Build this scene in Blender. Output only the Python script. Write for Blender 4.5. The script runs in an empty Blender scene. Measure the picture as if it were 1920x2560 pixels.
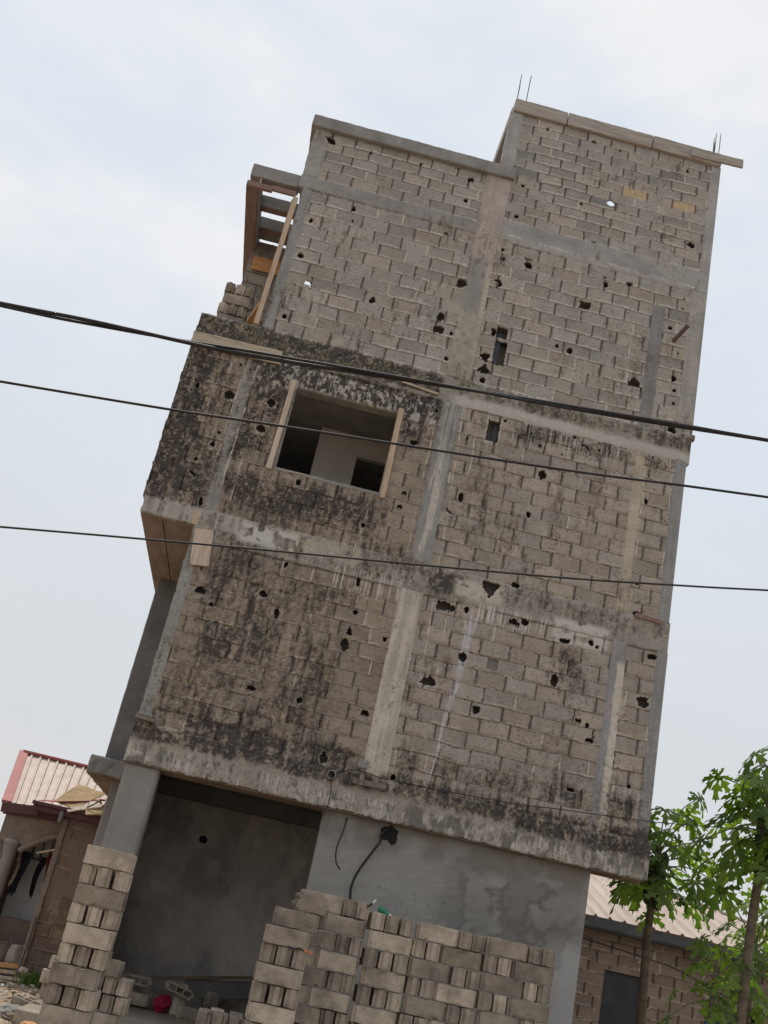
import bpy, bmesh, math, random
import numpy as np
from mathutils import Vector, Matrix, noise as mnoise

S = bpy.context.scene
COL = S.collection
rnd = random.Random(7)
rng = np.random.default_rng(11)

# ------------------------------------------------------------------ camera
yaw, pit, rol = math.radians(3.5525), math.radians(22.2907), math.radians(12.6427)
F = Vector((math.sin(yaw)*math.cos(pit), math.cos(yaw)*math.cos(pit), math.sin(pit)))
r0 = F.cross(Vector((0, 0, 1))).normalized(); u0 = r0.cross(F)
rt = r0*math.cos(rol) + u0*math.sin(rol); up = u0*math.cos(rol) - r0*math.sin(rol)
cam_d = bpy.data.cameras.new('camera'); cam = bpy.data.objects.new('camera', cam_d); COL.objects.link(cam)
m = Matrix((rt, up, -F)).transposed().to_4x4(); m.translation = Vector((0, -14, 1.65)); cam.matrix_world = m
cam_d.sensor_fit = 'VERTICAL'; cam_d.sensor_height = 36; cam_d.lens = 37.97
cam_d.clip_start = .1; cam_d.clip_end = 2000
S.camera = cam

# ------------------------------------------------------------------ tagging
def tag(o, label=None, cat=None, group=None, kind=None):
    if label: o['label'] = label
    if cat: o['category'] = cat
    if group: o['group'] = group
    if kind: o['kind'] = kind
    return o

def empty(name, loc=(0, 0, 0), rz=0.0):
    o = bpy.data.objects.new(name, None); COL.objects.link(o)
    o.location = loc; o.rotation_euler = (0, 0, rz); o.empty_display_size = .2
    return o

def link(name, me, mt=None, parent=None):
    o = bpy.data.objects.new(name, me); COL.objects.link(o)
    if mt is not None and not me.materials: me.materials.append(mt)
    if parent is not None: o.parent = parent
    return o

def from_bm(name, bm, mt, parent=None, smooth=False):
    me = bpy.data.meshes.new(name); bmesh.ops.recalc_face_normals(bm, faces=bm.faces[:]); bm.to_mesh(me); bm.free()
    if smooth:
        me.polygons.foreach_set('use_smooth', [True]*len(me.polygons))
    return link(name, me, mt, parent)

# ------------------------------------------------------------------ materials
def nd(nt, t, **k):
    n = nt.nodes.new(t)
    for a, b in k.items(): setattr(n, a, b)
    return n

def mat(name, stops, scale=6.0, rough=.9, bump=.15, bscale=None, stretch=(1, 1, 1), rand=0.0, detail=8, metal=0.0, coords='Object', attr=None, fine=0.0):
    """noise-ramped surface; stops = list of (pos, rgb)"""
    mt = bpy.data.materials.new(name); mt.use_nodes = True; nt = mt.node_tree
    b = nt.nodes['Principled BSDF']; b.inputs['Roughness'].default_value = rough; b.inputs['Metallic'].default_value = metal
    b.inputs['Specular IOR Level'].default_value = .25
    tc = nd(nt, 'ShaderNodeTexCoord'); mp = nd(nt, 'ShaderNodeMapping'); mp.inputs['Scale'].default_value = stretch
    nt.links.new(tc.outputs[coords], mp.inputs['Vector'])
    vec = mp.outputs['Vector']
    oi = nd(nt, 'ShaderNodeObjectInfo')
    if rand:
        ad = nd(nt, 'ShaderNodeVectorMath', operation='MULTIPLY_ADD')
        cb = nd(nt, 'ShaderNodeCombineXYZ')
        for i in range(3): nt.links.new(oi.outputs['Random'], cb.inputs[i])
        ad.inputs[1].default_value = (37, 53, 71); nt.links.new(cb.outputs[0], ad.inputs[0]); nt.links.new(vec, ad.inputs[2])
        vec = ad.outputs[0]
    n1 = nd(nt, 'ShaderNodeTexNoise'); n1.inputs['Scale'].default_value = scale; n1.inputs['Detail'].default_value = detail
    n1.inputs['Roughness'].default_value = .6
    nt.links.new(vec, n1.inputs['Vector'])
    if attr:
        at = nd(nt, 'ShaderNodeAttribute', attribute_name=attr); out = at.outputs['Color']
    else:
        rp = nd(nt, 'ShaderNodeValToRGB')
        while len(rp.color_ramp.elements) < len(stops): rp.color_ramp.elements.new(.5)
        for e, (p, c) in zip(rp.color_ramp.elements, stops): e.position = p; e.color = (*c, 1)
        nt.links.new(n1.outputs['Fac'], rp.inputs['Fac']); out = rp.outputs['Color']
    if fine:
        n3 = nd(nt, 'ShaderNodeTexNoise'); n3.inputs['Scale'].default_value = bscale or 90; n3.inputs['Detail'].default_value = 5
        nt.links.new(vec, n3.inputs['Vector'])
        mr = nd(nt, 'ShaderNodeMapRange'); mr.inputs['From Min'].default_value = .25; mr.inputs['From Max'].default_value = .75
        mr.inputs['To Min'].default_value = 1-fine; mr.inputs['To Max'].default_value = 1+fine
        nt.links.new(n3.outputs['Fac'], mr.inputs['Value'])
        mx = nd(nt, 'ShaderNodeVectorMath', operation='SCALE'); nt.links.new(out, mx.inputs[0]); nt.links.new(mr.outputs[0], mx.inputs['Scale']); out = mx.outputs[0]
    if rand:
        mr = nd(nt, 'ShaderNodeMapRange'); mr.inputs['To Min'].default_value = 1-rand; mr.inputs['To Max'].default_value = 1+rand
        nt.links.new(oi.outputs['Random'], mr.inputs['Value'])
        mx = nd(nt, 'ShaderNodeVectorMath', operation='SCALE'); nt.links.new(out, mx.inputs[0]); nt.links.new(mr.outputs[0], mx.inputs['Scale']); out = mx.outputs[0]
    nt.links.new(out, b.inputs['Base Color'])
    if bump:
        n2 = nd(nt, 'ShaderNodeTexNoise'); n2.inputs['Scale'].default_value = bscale or scale*8; n2.inputs['Detail'].default_value = 6
        nt.links.new(vec, n2.inputs['Vector'])
        bp = nd(nt, 'ShaderNodeBump'); bp.inputs['Strength'].default_value = bump; bp.inputs['Distance'].default_value = .02
        nt.links.new(n2.outputs['Fac'], bp.inputs['Height']); nt.links.new(bp.outputs[0], b.inputs['Normal'])
    return mt

M = {}
M['facade'] = mat('weathered_wall', None, attr='col', scale=30, rough=.95, bump=.35, bscale=110, fine=.16)
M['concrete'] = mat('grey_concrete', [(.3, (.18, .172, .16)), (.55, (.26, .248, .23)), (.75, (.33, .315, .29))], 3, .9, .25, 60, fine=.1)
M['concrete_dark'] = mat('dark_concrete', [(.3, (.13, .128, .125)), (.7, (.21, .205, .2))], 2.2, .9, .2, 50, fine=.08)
M['plaster'] = mat('smooth_plaster', [(.3, (.19, .18, .168)), (.5, (.235, .223, .208)), (.7, (.28, .266, .25))], 1.3, .85, .12, 40, fine=.06)
M['interior'] = mat('interior_plaster', [(.3, (.46, .43, .395)), (.7, (.60, .565, .53))], 1.6, .9, .12, 40, fine=.08)
M['block'] = mat('pressed_block', [(.28, (.17, .14, .115)), (.42, (.30, .255, .205)), (.55, (.41, .345, .275)), (.72, (.50, .435, .36))], 4.2, .95, .6, 130, rand=.36, fine=.30)
M['wood_tan'] = mat('fresh_timber', [(.3, (.34, .25, .175)), (.55, (.49, .37, .265)), (.8, (.58, .46, .345))], 5, .75, .15, 60, stretch=(6, 6, .5))
M['wood_pale'] = mat('pale_timber', [(.3, (.36, .29, .23)), (.55, (.52, .425, .345)), (.8, (.60, .505, .42))], 5, .8, .15, 60, stretch=(6, 6, .5), fine=.1)
M['wood_old'] = mat('old_board', [(.3, (.24, .20, .15)), (.5, (.40, .34, .26)), (.75, (.50, .44, .35))], 5, .85, .2, 60, stretch=(.7, 6, 6), fine=.15)
M['wood_dark'] = mat('dirty_board', [(.3, (.10, .085, .07)), (.5, (.19, .165, .135)), (.75, (.30, .265, .22))], 5, .85, .2, 60, stretch=(.7, 6, 6), fine=.15)
M['wood_grey'] = mat('weathered_board', [(.3, (.23, .205, .18)), (.5, (.34, .305, .265)), (.75, (.42, .375, .325))], 4, .85, .2, 70, stretch=(.6, 5, 5), fine=.12)
M['wood_orange'] = mat('orange_timber', [(.3, (.42, .20, .08)), (.6, (.60, .31, .13)), (.8, (.68, .39, .18))], 4, .7, .1, 50, stretch=(.6, 6, 6))
M['ply_red'] = mat('red_brown_plywood', [(.3, (.16, .105, .09)), (.6, (.25, .165, .14)), (.8, (.32, .22, .19))], 3, .8, .15, 40, stretch=(3, 1, 3), fine=.1)
M['ply_soffit'] = mat('stained_plywood', [(.25, (.17, .125, .105)), (.5, (.26, .20, .17)), (.75, (.34, .27, .23))], 2.2, .85, .15, 30, stretch=(3, .8, 1), fine=.1)
M['soffit'] = mat('stained_soffit', [(.3, (.13, .10, .075)), (.6, (.24, .185, .14)), (.8, (.31, .25, .2))], 2.5, .9, .15, 40)
M['cable'] = mat('black_cable', [(.4, (.02, .02, .022)), (.6, (.035, .033, .034))], 20, .62, 0)
M['steel'] = mat('bare_steel', [(.4, (.06, .055, .055)), (.6, (.11, .09, .08))], 30, .6, 0)
M['rust'] = mat('rusty_steel', [(.3, (.10, .065, .06)), (.7, (.19, .12, .11))], 20, .7, .1)
M['pvc'] = mat('grey_pipe', [(.4, (.22, .22, .22)), (.6, (.3, .3, .29))], 10, .5, 0)
M['conduit'] = mat('blue_grey_conduit', [(.4, (.05, .056, .068)), (.6, (.08, .09, .105))], 10, .4, 0)
M['black'] = mat('hole_shade_black', [(.4, (.012, .012, .013)), (.6, (.02, .02, .02))], 5, .9, 0)  # flat black, painted in for the shade inside openings

# ------------------------------------------------------------------ mesh helpers
def box_bm(bm, x0, x1, y0, y1, z0, z1, mtx=None):
    vs = [bm.verts.new((x, y, z)) for x in (x0, x1) for y in (y0, y1) for z in (z0, z1)]
    if mtx is not None:
        for v in vs: v.co = mtx @ v.co
    for q in ((0, 1, 3, 2), (4, 6, 7, 5), (0, 4, 5, 1), (2, 3, 7, 6), (0, 2, 6, 4), (1, 5, 7, 3)):
        bm.faces.new([vs[i] for i in q])
    return vs

def rough_bm(bm, amp, size=.12, seed=0, maxcuts=60):
    """chop long edges and jitter the surface so that edges are not ruler straight"""
    for _ in range(7):
        es = [e for e in bm.edges if e.calc_length() > size]
        if not es or len(bm.verts) > 14000: break
        bmesh.ops.subdivide_edges(bm, edges=es, cuts=1, use_grid_fill=True)
    off = Vector((seed*3.1, seed*1.7, seed*.9))
    for v in bm.verts:
        n = mnoise.noise_vector(v.co*9+off)*amp*.6 + mnoise.noise_vector(v.co*31+off)*amp*.4
        v.co += n

def box(name, x0, x1, y0, y1, z0, z1, mt, parent=None, bev=.006, amp=0.0, size=.12, rot=None, loc=None):
    bm = bmesh.new(); box_bm(bm, x0, x1, y0, y1, z0, z1)
    if bev: bmesh.ops.bevel(bm, geom=bm.edges[:], offset=bev, segments=1, affect='EDGES')
    if amp: rough_bm(bm, amp, size, seed=hash((x0, z0)) % 97)
    if rot is not None:
        bmesh.ops.transform(bm, matrix=rot, verts=bm.verts[:])
    if loc is not None: bmesh.ops.translate(bm, vec=loc, verts=bm.verts[:])
    return from_bm(name, bm, mt, parent)

def beam_between(name, a, b, w, h, mt, parent=None, roll=0.0, amp=0.0):
    a = Vector(a); b = Vector(b); d = b-a; L = d.length
    q = d.to_track_quat('X', 'Z').to_matrix().to_4x4()
    mtx = Matrix.Translation(a) @ q @ Matrix.Rotation(roll, 4, 'X')
    bm = bmesh.new(); box_bm(bm, 0, L, -w/2, w/2, -h/2, h/2)
    bmesh.ops.bevel(bm, geom=bm.edges[:], offset=min(w, h)*.08, segments=1, affect='EDGES')
    if amp: rough_bm(bm, amp, max(.1, L/20))
    bmesh.ops.transform(bm, matrix=mtx, verts=bm.verts[:])
    return from_bm(name, bm, mt, parent)

def spline(pts, n):
    P = [Vector(p) for p in pts]; P = [2*P[0]-P[1]] + P + [2*P[-1]-P[-2]]
    out = []
    for i in range(1, len(P)-2):
        for k in range(n):
            t = k/n; p0, p1, p2, p3 = P[i-1:i+3]
            out.append(.5*((2*p1)+(p2-p0)*t+(2*p0-5*p1+4*p2-p3)*t*t+(3*p1-p0-3*p2+p3)*t**3))
    out.append(P[-2]); return out

def tube_bm(bm, pts, r, seg=8, taper=None):
    rings = []; N = len(pts)
    ref = Vector((.3, .2, .93)).normalized()
    for i, p in enumerate(pts):
        d = (pts[min(i+1, N-1)]-pts[max(i-1, 0)])
        d = d.normalized() if d.length > 1e-9 else Vector((0, 0, 1))
        a = d.cross(ref)
        if a.length < .05: a = d.cross(Vector((1, 0, 0)))
        a.normalize(); b = d.cross(a)
        rr = r if taper is None else r*(1+(taper-1)*i/(N-1))
        rings.append([bm.verts.new(p+a*rr*math.cos(2*math.pi*k/seg)+b*rr*math.sin(2*math.pi*k/seg)) for k in range(seg)])
    for A, B in zip(rings, rings[1:]):
        for k in range(seg): bm.faces.new((A[k], A[(k+1) % seg], B[(k+1) % seg], B[k]))
    bm.faces.new(rings[0][::-1]); bm.faces.new(rings[-1])

def tube(name, pts, r, mt, parent=None, seg=8, n=6, taper=None):
    bm = bmesh.new(); tube_bm(bm, spline(pts, n), r, seg, taper)
    return from_bm(name, bm, mt, parent, smooth=True)

# ------------------------------------------------------------------ light
SUN_EL, SUN_AZ = math.radians(66), math.radians(-22)     # azimuth from +Y (behind the facade) towards +X
sd = Vector((math.sin(SUN_AZ)*math.cos(SUN_EL), math.cos(SUN_AZ)*math.cos(SUN_EL), math.sin(SUN_EL)))
L = bpy.data.lights.new('sun', 'SUN'); L.energy = 2.6; L.angle = math.radians(3); L.color = (1, .93, .84)
lo = bpy.data.objects.new('sun', L); COL.objects.link(lo); lo.rotation_euler = sd.to_track_quat('Z', 'Y').to_euler(); lo.location = (0, 0, 40)

W = bpy.data.worlds.new('World'); S.world = W; W.use_nodes = True; nt = W.node_tree; nt.nodes.clear()
out = nd(nt, 'ShaderNodeOutputWorld'); bg = nd(nt, 'ShaderNodeBackground'); nt.links.new(bg.outputs[0], out.inputs[0])
bg.inputs['Strength'].default_value = .1
sky = nd(nt, 'ShaderNodeTexSky'); sky.sky_type = 'NISHITA'; sky.sun_disc = False
sky.sun_elevation = SUN_EL; sky.sun_rotation = SUN_AZ; sky.air_density = 1.0; sky.dust_density = 1.5; sky.ozone_density = 1.0
tc = nd(nt, 'ShaderNodeTexCoord')
def cloud(scale, lo_, hi_, stretch):
    mp = nd(nt, 'ShaderNodeMapping'); mp.inputs['Scale'].default_value = stretch; mp.inputs['Location'].default_value = (2.3, .7, 1.1)
    nt.links.new(tc.outputs['Generated'], mp.inputs['Vector'])
    n = nd(nt, 'ShaderNodeTexNoise'); n.inputs['Scale'].default_value = scale; n.inputs['Detail'].default_value = 9; n.inputs['Roughness'].default_value = .55
    n.inputs['Distortion'].default_value = .3
    nt.links.new(mp.outputs[0], n.inputs['Vector'])
    r = nd(nt, 'ShaderNodeMapRange', interpolation_type='SMOOTHSTEP'); r.inputs['From Min'].default_value = lo_; r.inputs['From Max'].default_value = hi_
    nt.links.new(n.outputs['Fac'], r.inputs['Value']); return r.outputs[0]
def wmix(fac, a, b):
    x = nd(nt, 'ShaderNodeMix', data_type='RGBA')
    if isinstance(fac, float): x.inputs[0].default_value = fac
    else: nt.links.new(fac, x.inputs[0])
    for i, c in ((6, a), (7, b)):
        if isinstance(c, tuple): x.inputs[i].default_value = (*c, 1)
        else: nt.links.new(c, x.inputs[i])
    return x.outputs[2]
sep = nd(nt, 'ShaderNodeSeparateXYZ'); nt.links.new(tc.outputs['Generated'], sep.inputs[0])
# haze whitens the sky towards the horizon
hz = nd(nt, 'ShaderNodeMapRange', interpolation_type='SMOOTHSTEP'); hz.inputs['From Min'].default_value = -.05; hz.inputs['From Max'].default_value = .6
nt.links.new(sep.outputs['Z'], hz.inputs['Value'])
haze = wmix(hz.outputs[0], (6.95, 6.95, 7.0), (7.45, 8.1, 8.8))
c0 = wmix(.93, sky.outputs[0], haze)
cl_ = nd(nt, 'ShaderNodeMath', operation='MULTIPLY'); nt.links.new(cloud(2.7, .42, .66, (1, 1, 1.7)), cl_.inputs[0]); cl2 = nd(nt, 'ShaderNodeMapRange', interpolation_type='SMOOTHSTEP'); cl2.inputs['From Min'].default_value = .3; cl2.inputs['From Max'].default_value = .62; cl2.inputs['To Max'].default_value = .72; cl2.inputs['To Min'].default_value = .12; nt.links.new(sep.outputs['Z'], cl2.inputs['Value']); nt.links.new(cl2.outputs[0], cl_.inputs[1])
c1 = wmix(cl_.outputs[0], c0, (9.4, 9.2, 9.25))
nt.links.new(c1, bg.inputs['Color'])

S.view_settings.view_transform = 'Standard'; S.view_settings.look = 'None'; S.view_settings.gamma = 1; S.view_settings.exposure = 0
try:
    S.view_settings.use_curve_mapping = False
    S.cycles.use_denoising = True; S.cycles.denoiser = 'OPENIMAGEDENOISE'; S.cycles.max_bounces = 8; S.cycles.diffuse_bounces = 6
except Exception: pass

# ------------------------------------------------------------------ numpy noise and block coursing
TAB = rng.random((512, 512)).astype(np.float32)
def vn(x, z, seed=0):
    x = x+seed*17.37+101; z = z+seed*9.71+203
    xi = np.floor(x).astype(np.int32); zi = np.floor(z).astype(np.int32)
    fx = x-xi; fz = z-zi; fx = fx*fx*(3-2*fx); fz = fz*fz*(3-2*fz)
    a = TAB[zi & 511, xi & 511]; b = TAB[zi & 511, (xi+1) & 511]; c = TAB[(zi+1) & 511, xi & 511]; d = TAB[(zi+1) & 511, (xi+1) & 511]
    return (a*(1-fx)+b*fx)*(1-fz)+(c*(1-fx)+d*fx)*fz
def fbm(X, Z, sx, sz=None, oc=4, seed=0, gain=.5):
    sz = sz or sx; s = 0; a = 1; t = 0; k = 1.0
    for o in range(oc):
        s = s+a*vn(X/sx*k, Z/sz*k, seed+o*3); t += a; a *= gain; k *= 2.03
    return s/t
def sst(a, b, v):
    t = np.clip((v-a)/(b-a), 0, 1); return t*t*(3-2*t)
def rbox(X, Z, x0, x1, z0, z1, s=.15):
    return sst(x0-s, x0+s, X)*(1-sst(x1-s, x1+s, X))*sst(z0-s, z0+s, Z)*(1-sst(z1-s, z1+s, Z))
def hsh(a, b=0):
    v = np.sin(a*12.9898+b*78.233)*43758.5453; return v-np.floor(v)
def mixc(C, c, m):
    C += (np.asarray(c, np.float32)-C)*m[..., None]

TAN = np.array((.335, .292, .252)); GRY = np.array((.305, .288, .268))
def coursing(X, Z, x0, z0, z1, nrow, seed, style, L=.42):
    """returns height, colour of a wall of hollow blocks in mortar"""
    rh = (z1-z0)/nrow
    Xw = X+(fbm(X, Z, .3, seed=seed)-.5)*.016+(fbm(X, Z, .05, oc=2, seed=seed+1)-.5)*.008
    Zw = Z+(fbm(X, Z, .5, seed=seed+2)-.5)*.046+(fbm(X, Z, .05, oc=2, seed=seed+3)-.5)*.010
    row = np.clip(np.floor((Zw-z0)/rh), 0, nrow-1)
    off = (row % 2)*.5*L+(hsh(row, seed)-.5)*.14+hsh(seed*1.7)*.3
    u = (Xw-x0-off)/L; colm = np.floor(u)
    jl = (hsh(row*3.1+colm, seed+.3)-.5)*.10; jr = (hsh(row*3.1+colm+1, seed+.3)-.5)*.10
    fx = (u-colm); dl = (fx-jl)*L; dr = (1+jr-fx)*L
    dx = np.minimum(dl, dr); fz = (Zw-z0)/rh-row
    db = fz*rh; dt = (1-fz)*rh
    bid = row*57.3+colm+(dl < 0)*-1+(dr < 0)*1
    db = db+(hsh(bid, 6.1)-.5)*.009; dt = dt+(hsh(bid, 7.1)-.5)*.009
    h1 = hsh(bid, seed+1.1); h2 = hsh(bid, seed+2.2); h3 = hsh(bid, seed+3.3)
    warm = {'top': .42, 'tower': .38, 'mid': .80, 'mould': .85, 'brown': .9}[style]
    w = np.clip(warm+(h1-.5)*.9, 0, 1)[..., None]
    C = GRY*(1-w)+TAN*w
    C = C*(.85+.30*h2)[..., None]
    if style == 'tower':
        mixc(C, (.47, .345, .22), (h3 > .975)*.9); mixc(C, (.18, .175, .17), (h3 < .045)*.8)
    if style == 'mould': C = C*np.array((.82, .78, .74))
    if style == 'brown': C = C*np.array((.72, .60, .50))
    # patchy tint, pores
    C *= (.84+.32*fbm(X, Z, .16, seed=seed+5))[..., None]
    C *= (.90+.20*fbm(X, Z, .03, oc=3, seed=seed+6))[..., None]
    edge = np.minimum(np.minimum(dx, db), dt)
    if style in ('mid', 'mould'): mixc(C, (.15, .125, .105), np.exp(-edge/.022)*sst(.40, .62, fbm(X, Z, .5, oc=4, seed=seed+12))*.55)
    H = (h2-.5)*.008-.009*np.exp(-np.clip(edge, 0, 1)/.007)
    H += (fbm(X, Z, .045, oc=3, seed=seed+7)-.5)*.007
    # rubbed corners and chipped arrises
    chip = (edge < .026)*(fbm(X, Z, .05, oc=2, seed=seed+8) > .66); H -= chip*.012
    # joints: an open gap under each block, mortar squeezed out on the course below
    wob = .6+.8*fbm(X, Z, .25, oc=2, seed=seed+9)
    lite = .20+.80*sst(.38, .60, fbm(X, Z, .55, oc=3, seed=seed+10)) if style in ('top', 'tower') else sst(.5, .7, fbm(X, Z, .45, oc=3, seed=seed+10))*.75
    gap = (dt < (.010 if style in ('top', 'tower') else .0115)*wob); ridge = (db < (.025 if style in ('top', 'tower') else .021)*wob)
    hj = (dx < .0075+.004*(hsh(bid, 5.5) > .8))
    fill = hsh(row*7.7+np.round(u), seed+.7)       # some upright joints are flushed with mortar
    fat = (dx < .012)*(fill > .88)
    H = np.where(hj, -.038, H); mixc(C, (.17, .155, .14), hj*.7)  # upright joints: dirt, with recess shade put into the colour
    H = np.where(fat, .003, H); mixc(C, (.52, .48, .42), fat*.85)
    hi = style in ('top', 'tower')
    H = np.where(gap, -.011 if hi else -.020, H); mixc(C, (.16, .145, .13), gap*(.55 if hi else .65))  # dirt in the gap, darkened further for recess shade the grid misses
    H = np.where(ridge & ~hj, -.008+.018*lite+(fbm(X, Z, .03, oc=2, seed=seed+13)-.5)*.010, H)
    smear = np.exp(-np.clip(db, 0, 1)/.03)*sst(.56, .70, fbm(X, Z, .12, .06, oc=4, seed=seed+14))
    mixc(C, (.46, .425, .375), smear*.55); H += smear*.004
    mc = np.array((.50, .475, .435)) if style in ('top', 'tower') else np.array((.46, .40, .325))
    mixc(C, mc, ridge*(.35+.60*lite))
    return H, C, h2

HOLES = '''-1.26,13.42,0.087,0.083,d -0.60,13.40,0.024,0.033,c -1.23,11.84,0.027,0.041,c -0.61,12.03,0.021,0.026,c -0.64,12.25,0.030,0.046,t -1.24,11.17,0.047,0.044,c 0.22,13.43,0.027,0.035,c 1.06,13.40,0.044,0.042,c 1.05,12.96,0.030,0.039,c 0.86,12.25,0.027,0.027,w 1.26,11.42,0.079,0.078,c 1.81,11.60,0.070,0.077,m 1.79,12.23,0.028,0.026,c 1.82,12.06,0.038,0.042,m 2.24,12.07,0.060,0.054,c 2.22,12.18,0.063,0.018,c 1.90,12.93,0.043,0.038,c 1.91,13.56,0.025,0.031,c 2.14,14.82,0.024,0.030,c 2.94,14.82,0.042,0.028,c 3.41,14.79,0.028,0.028,c 1.91,13.56,0.028,0.029,c 2.91,13.50,0.027,0.026,c 3.39,13.68,0.067,0.058,X 3.22,12.83,0.040,0.016,c 4.60,14.75,0.025,0.036,c 4.81,13.28,0.062,0.061,c 3.48,12.21,0.023,0.018,c 3.52,12.10,0.028,0.047,c 3.88,12.22,0.054,0.036,c -1.03,10.74,0.048,0.042,Y -1.22,10.07,0.041,0.043,c -0.23,9.18,0.022,0.017,c 0.18,9.18,0.066,0.015,c -1.68,8.57,0.069,0.068,c -1.06,8.62,0.053,0.070,c -0.01,10.72,0.042,0.057,t 1.05,10.74,0.056,0.075,c 1.07,10.51,0.080,0.062,s 1.27,10.50,0.025,0.043,c 1.27,10.06,0.035,0.037,c 1.90,10.72,0.037,0.060,s 2.03,10.74,0.078,0.090,n 2.05,10.38,0.085,0.193,n 1.85,10.26,0.070,0.068,c 1.86,10.04,0.078,0.064,t 1.87,9.85,0.042,0.042,c 0.64,9.19,0.015,0.011,c 1.29,9.15,0.022,0.026,c 3.23,11.61,0.079,0.069,s 2.90,10.76,0.028,0.038,c 3.11,10.74,0.045,0.052,c 4.80,12.21,0.017,0.021,c 4.79,12.01,0.019,0.022,c 4.63,11.61,0.032,0.036,c 4.80,11.18,0.020,0.017,c 4.17,10.47,0.085,0.068,t 4.79,10.73,0.041,0.051,c 4.81,10.52,0.028,0.031,c 4.82,10.29,0.022,0.031,c -1.63,9.09,0.016,0.020,c -2.15,8.60,0.027,0.043,c -1.66,7.96,0.030,0.041,w -1.70,7.75,0.037,0.057,w -1.86,7.49,0.025,0.029,c -1.85,7.27,0.061,0.029,d -1.63,6.89,0.028,0.073,c -1.10,8.18,0.068,0.057,c -0.40,7.52,0.040,0.041,c 1.07,8.56,0.051,0.049,c 1.09,7.74,0.034,0.050,w 1.06,7.52,0.034,0.050,w 0.64,9.18,0.015,0.009,c 0.62,7.13,0.030,0.029,w 2.17,9.07,0.079,0.151,n 2.32,9.28,0.026,0.023,c 2.73,9.18,0.020,0.023,c 2.90,9.01,0.029,0.038,w 3.00,8.57,0.052,0.068,c 1.89,7.91,0.033,0.067,c 1.75,7.66,0.067,0.021,d 2.90,7.90,0.035,0.047,c 1.82,8.86,0.012,0.038,c 3.39,9.30,0.028,0.027,c 3.58,9.19,0.073,0.029,d 3.78,9.19,0.022,0.023,c 4.61,9.30,0.022,0.020,c 4.82,9.18,0.020,0.019,c 4.59,8.56,0.032,0.045,c 4.84,9.84,0.062,0.056,s 3.24,8.97,0.017,0.012,c -1.30,5.64,0.073,0.067,w -1.11,5.50,0.037,0.031,w -0.48,5.82,0.049,0.049,c -0.24,5.61,0.036,0.064,c -0.28,6.30,0.024,0.040,c 0.62,7.12,0.029,0.043,w 0.73,6.30,0.027,0.060,c 0.78,5.87,0.037,0.036,c 0.76,5.60,0.037,0.051,t 0.74,5.41,0.052,0.080,c 1.25,5.60,0.029,0.033,s 2.54,6.67,0.100,0.086,v 2.88,6.80,0.067,0.040,c 1.97,6.26,0.127,0.071,c 2.27,6.28,0.033,0.051,c 2.94,6.26,0.079,0.066,w 3.10,6.32,0.050,0.053,c 3.69,6.19,0.069,0.035,c 2.33,5.63,0.057,0.059,c 2.76,5.63,0.069,0.067,h 3.62,5.61,0.053,0.079,c 1.94,5.19,0.087,0.046,t 4.06,6.25,0.040,0.057,d 4.15,6.21,0.027,0.026,c 4.93,6.26,0.068,0.049,c 4.88,5.61,0.072,0.085,c 4.65,6.82,0.050,0.035,c 4.60,7.27,0.027,0.021,c -0.32,4.53,0.049,0.049,w 0.33,4.54,0.047,0.045,c 1.19,4.55,0.059,0.061,w 0.80,3.89,0.049,0.062,t 2.64,4.96,0.053,0.049,c 1.72,3.85,0.032,0.031,c 4.03,5.13,0.053,0.039,w 4.16,5.11,0.027,0.033,c 4.22,4.90,0.053,0.045,w 4.05,4.22,0.066,0.030,c 4.20,4.23,0.016,0.018,c 4.83,4.44,0.021,0.022,c'''

# ------------------------------------------------------------------ the side wall of the unfinished building
BLD = empty('unfinished_building', (1.4, 0, .2))
tag(BLD, 'tall unfinished house of bare concrete blocks, blackened by mould, several storeys high', 'building')
OFF = Vector((-1.4, 0, -.2))
def bpart(o):
    o.parent = BLD; o.location = OFF; return o

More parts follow.
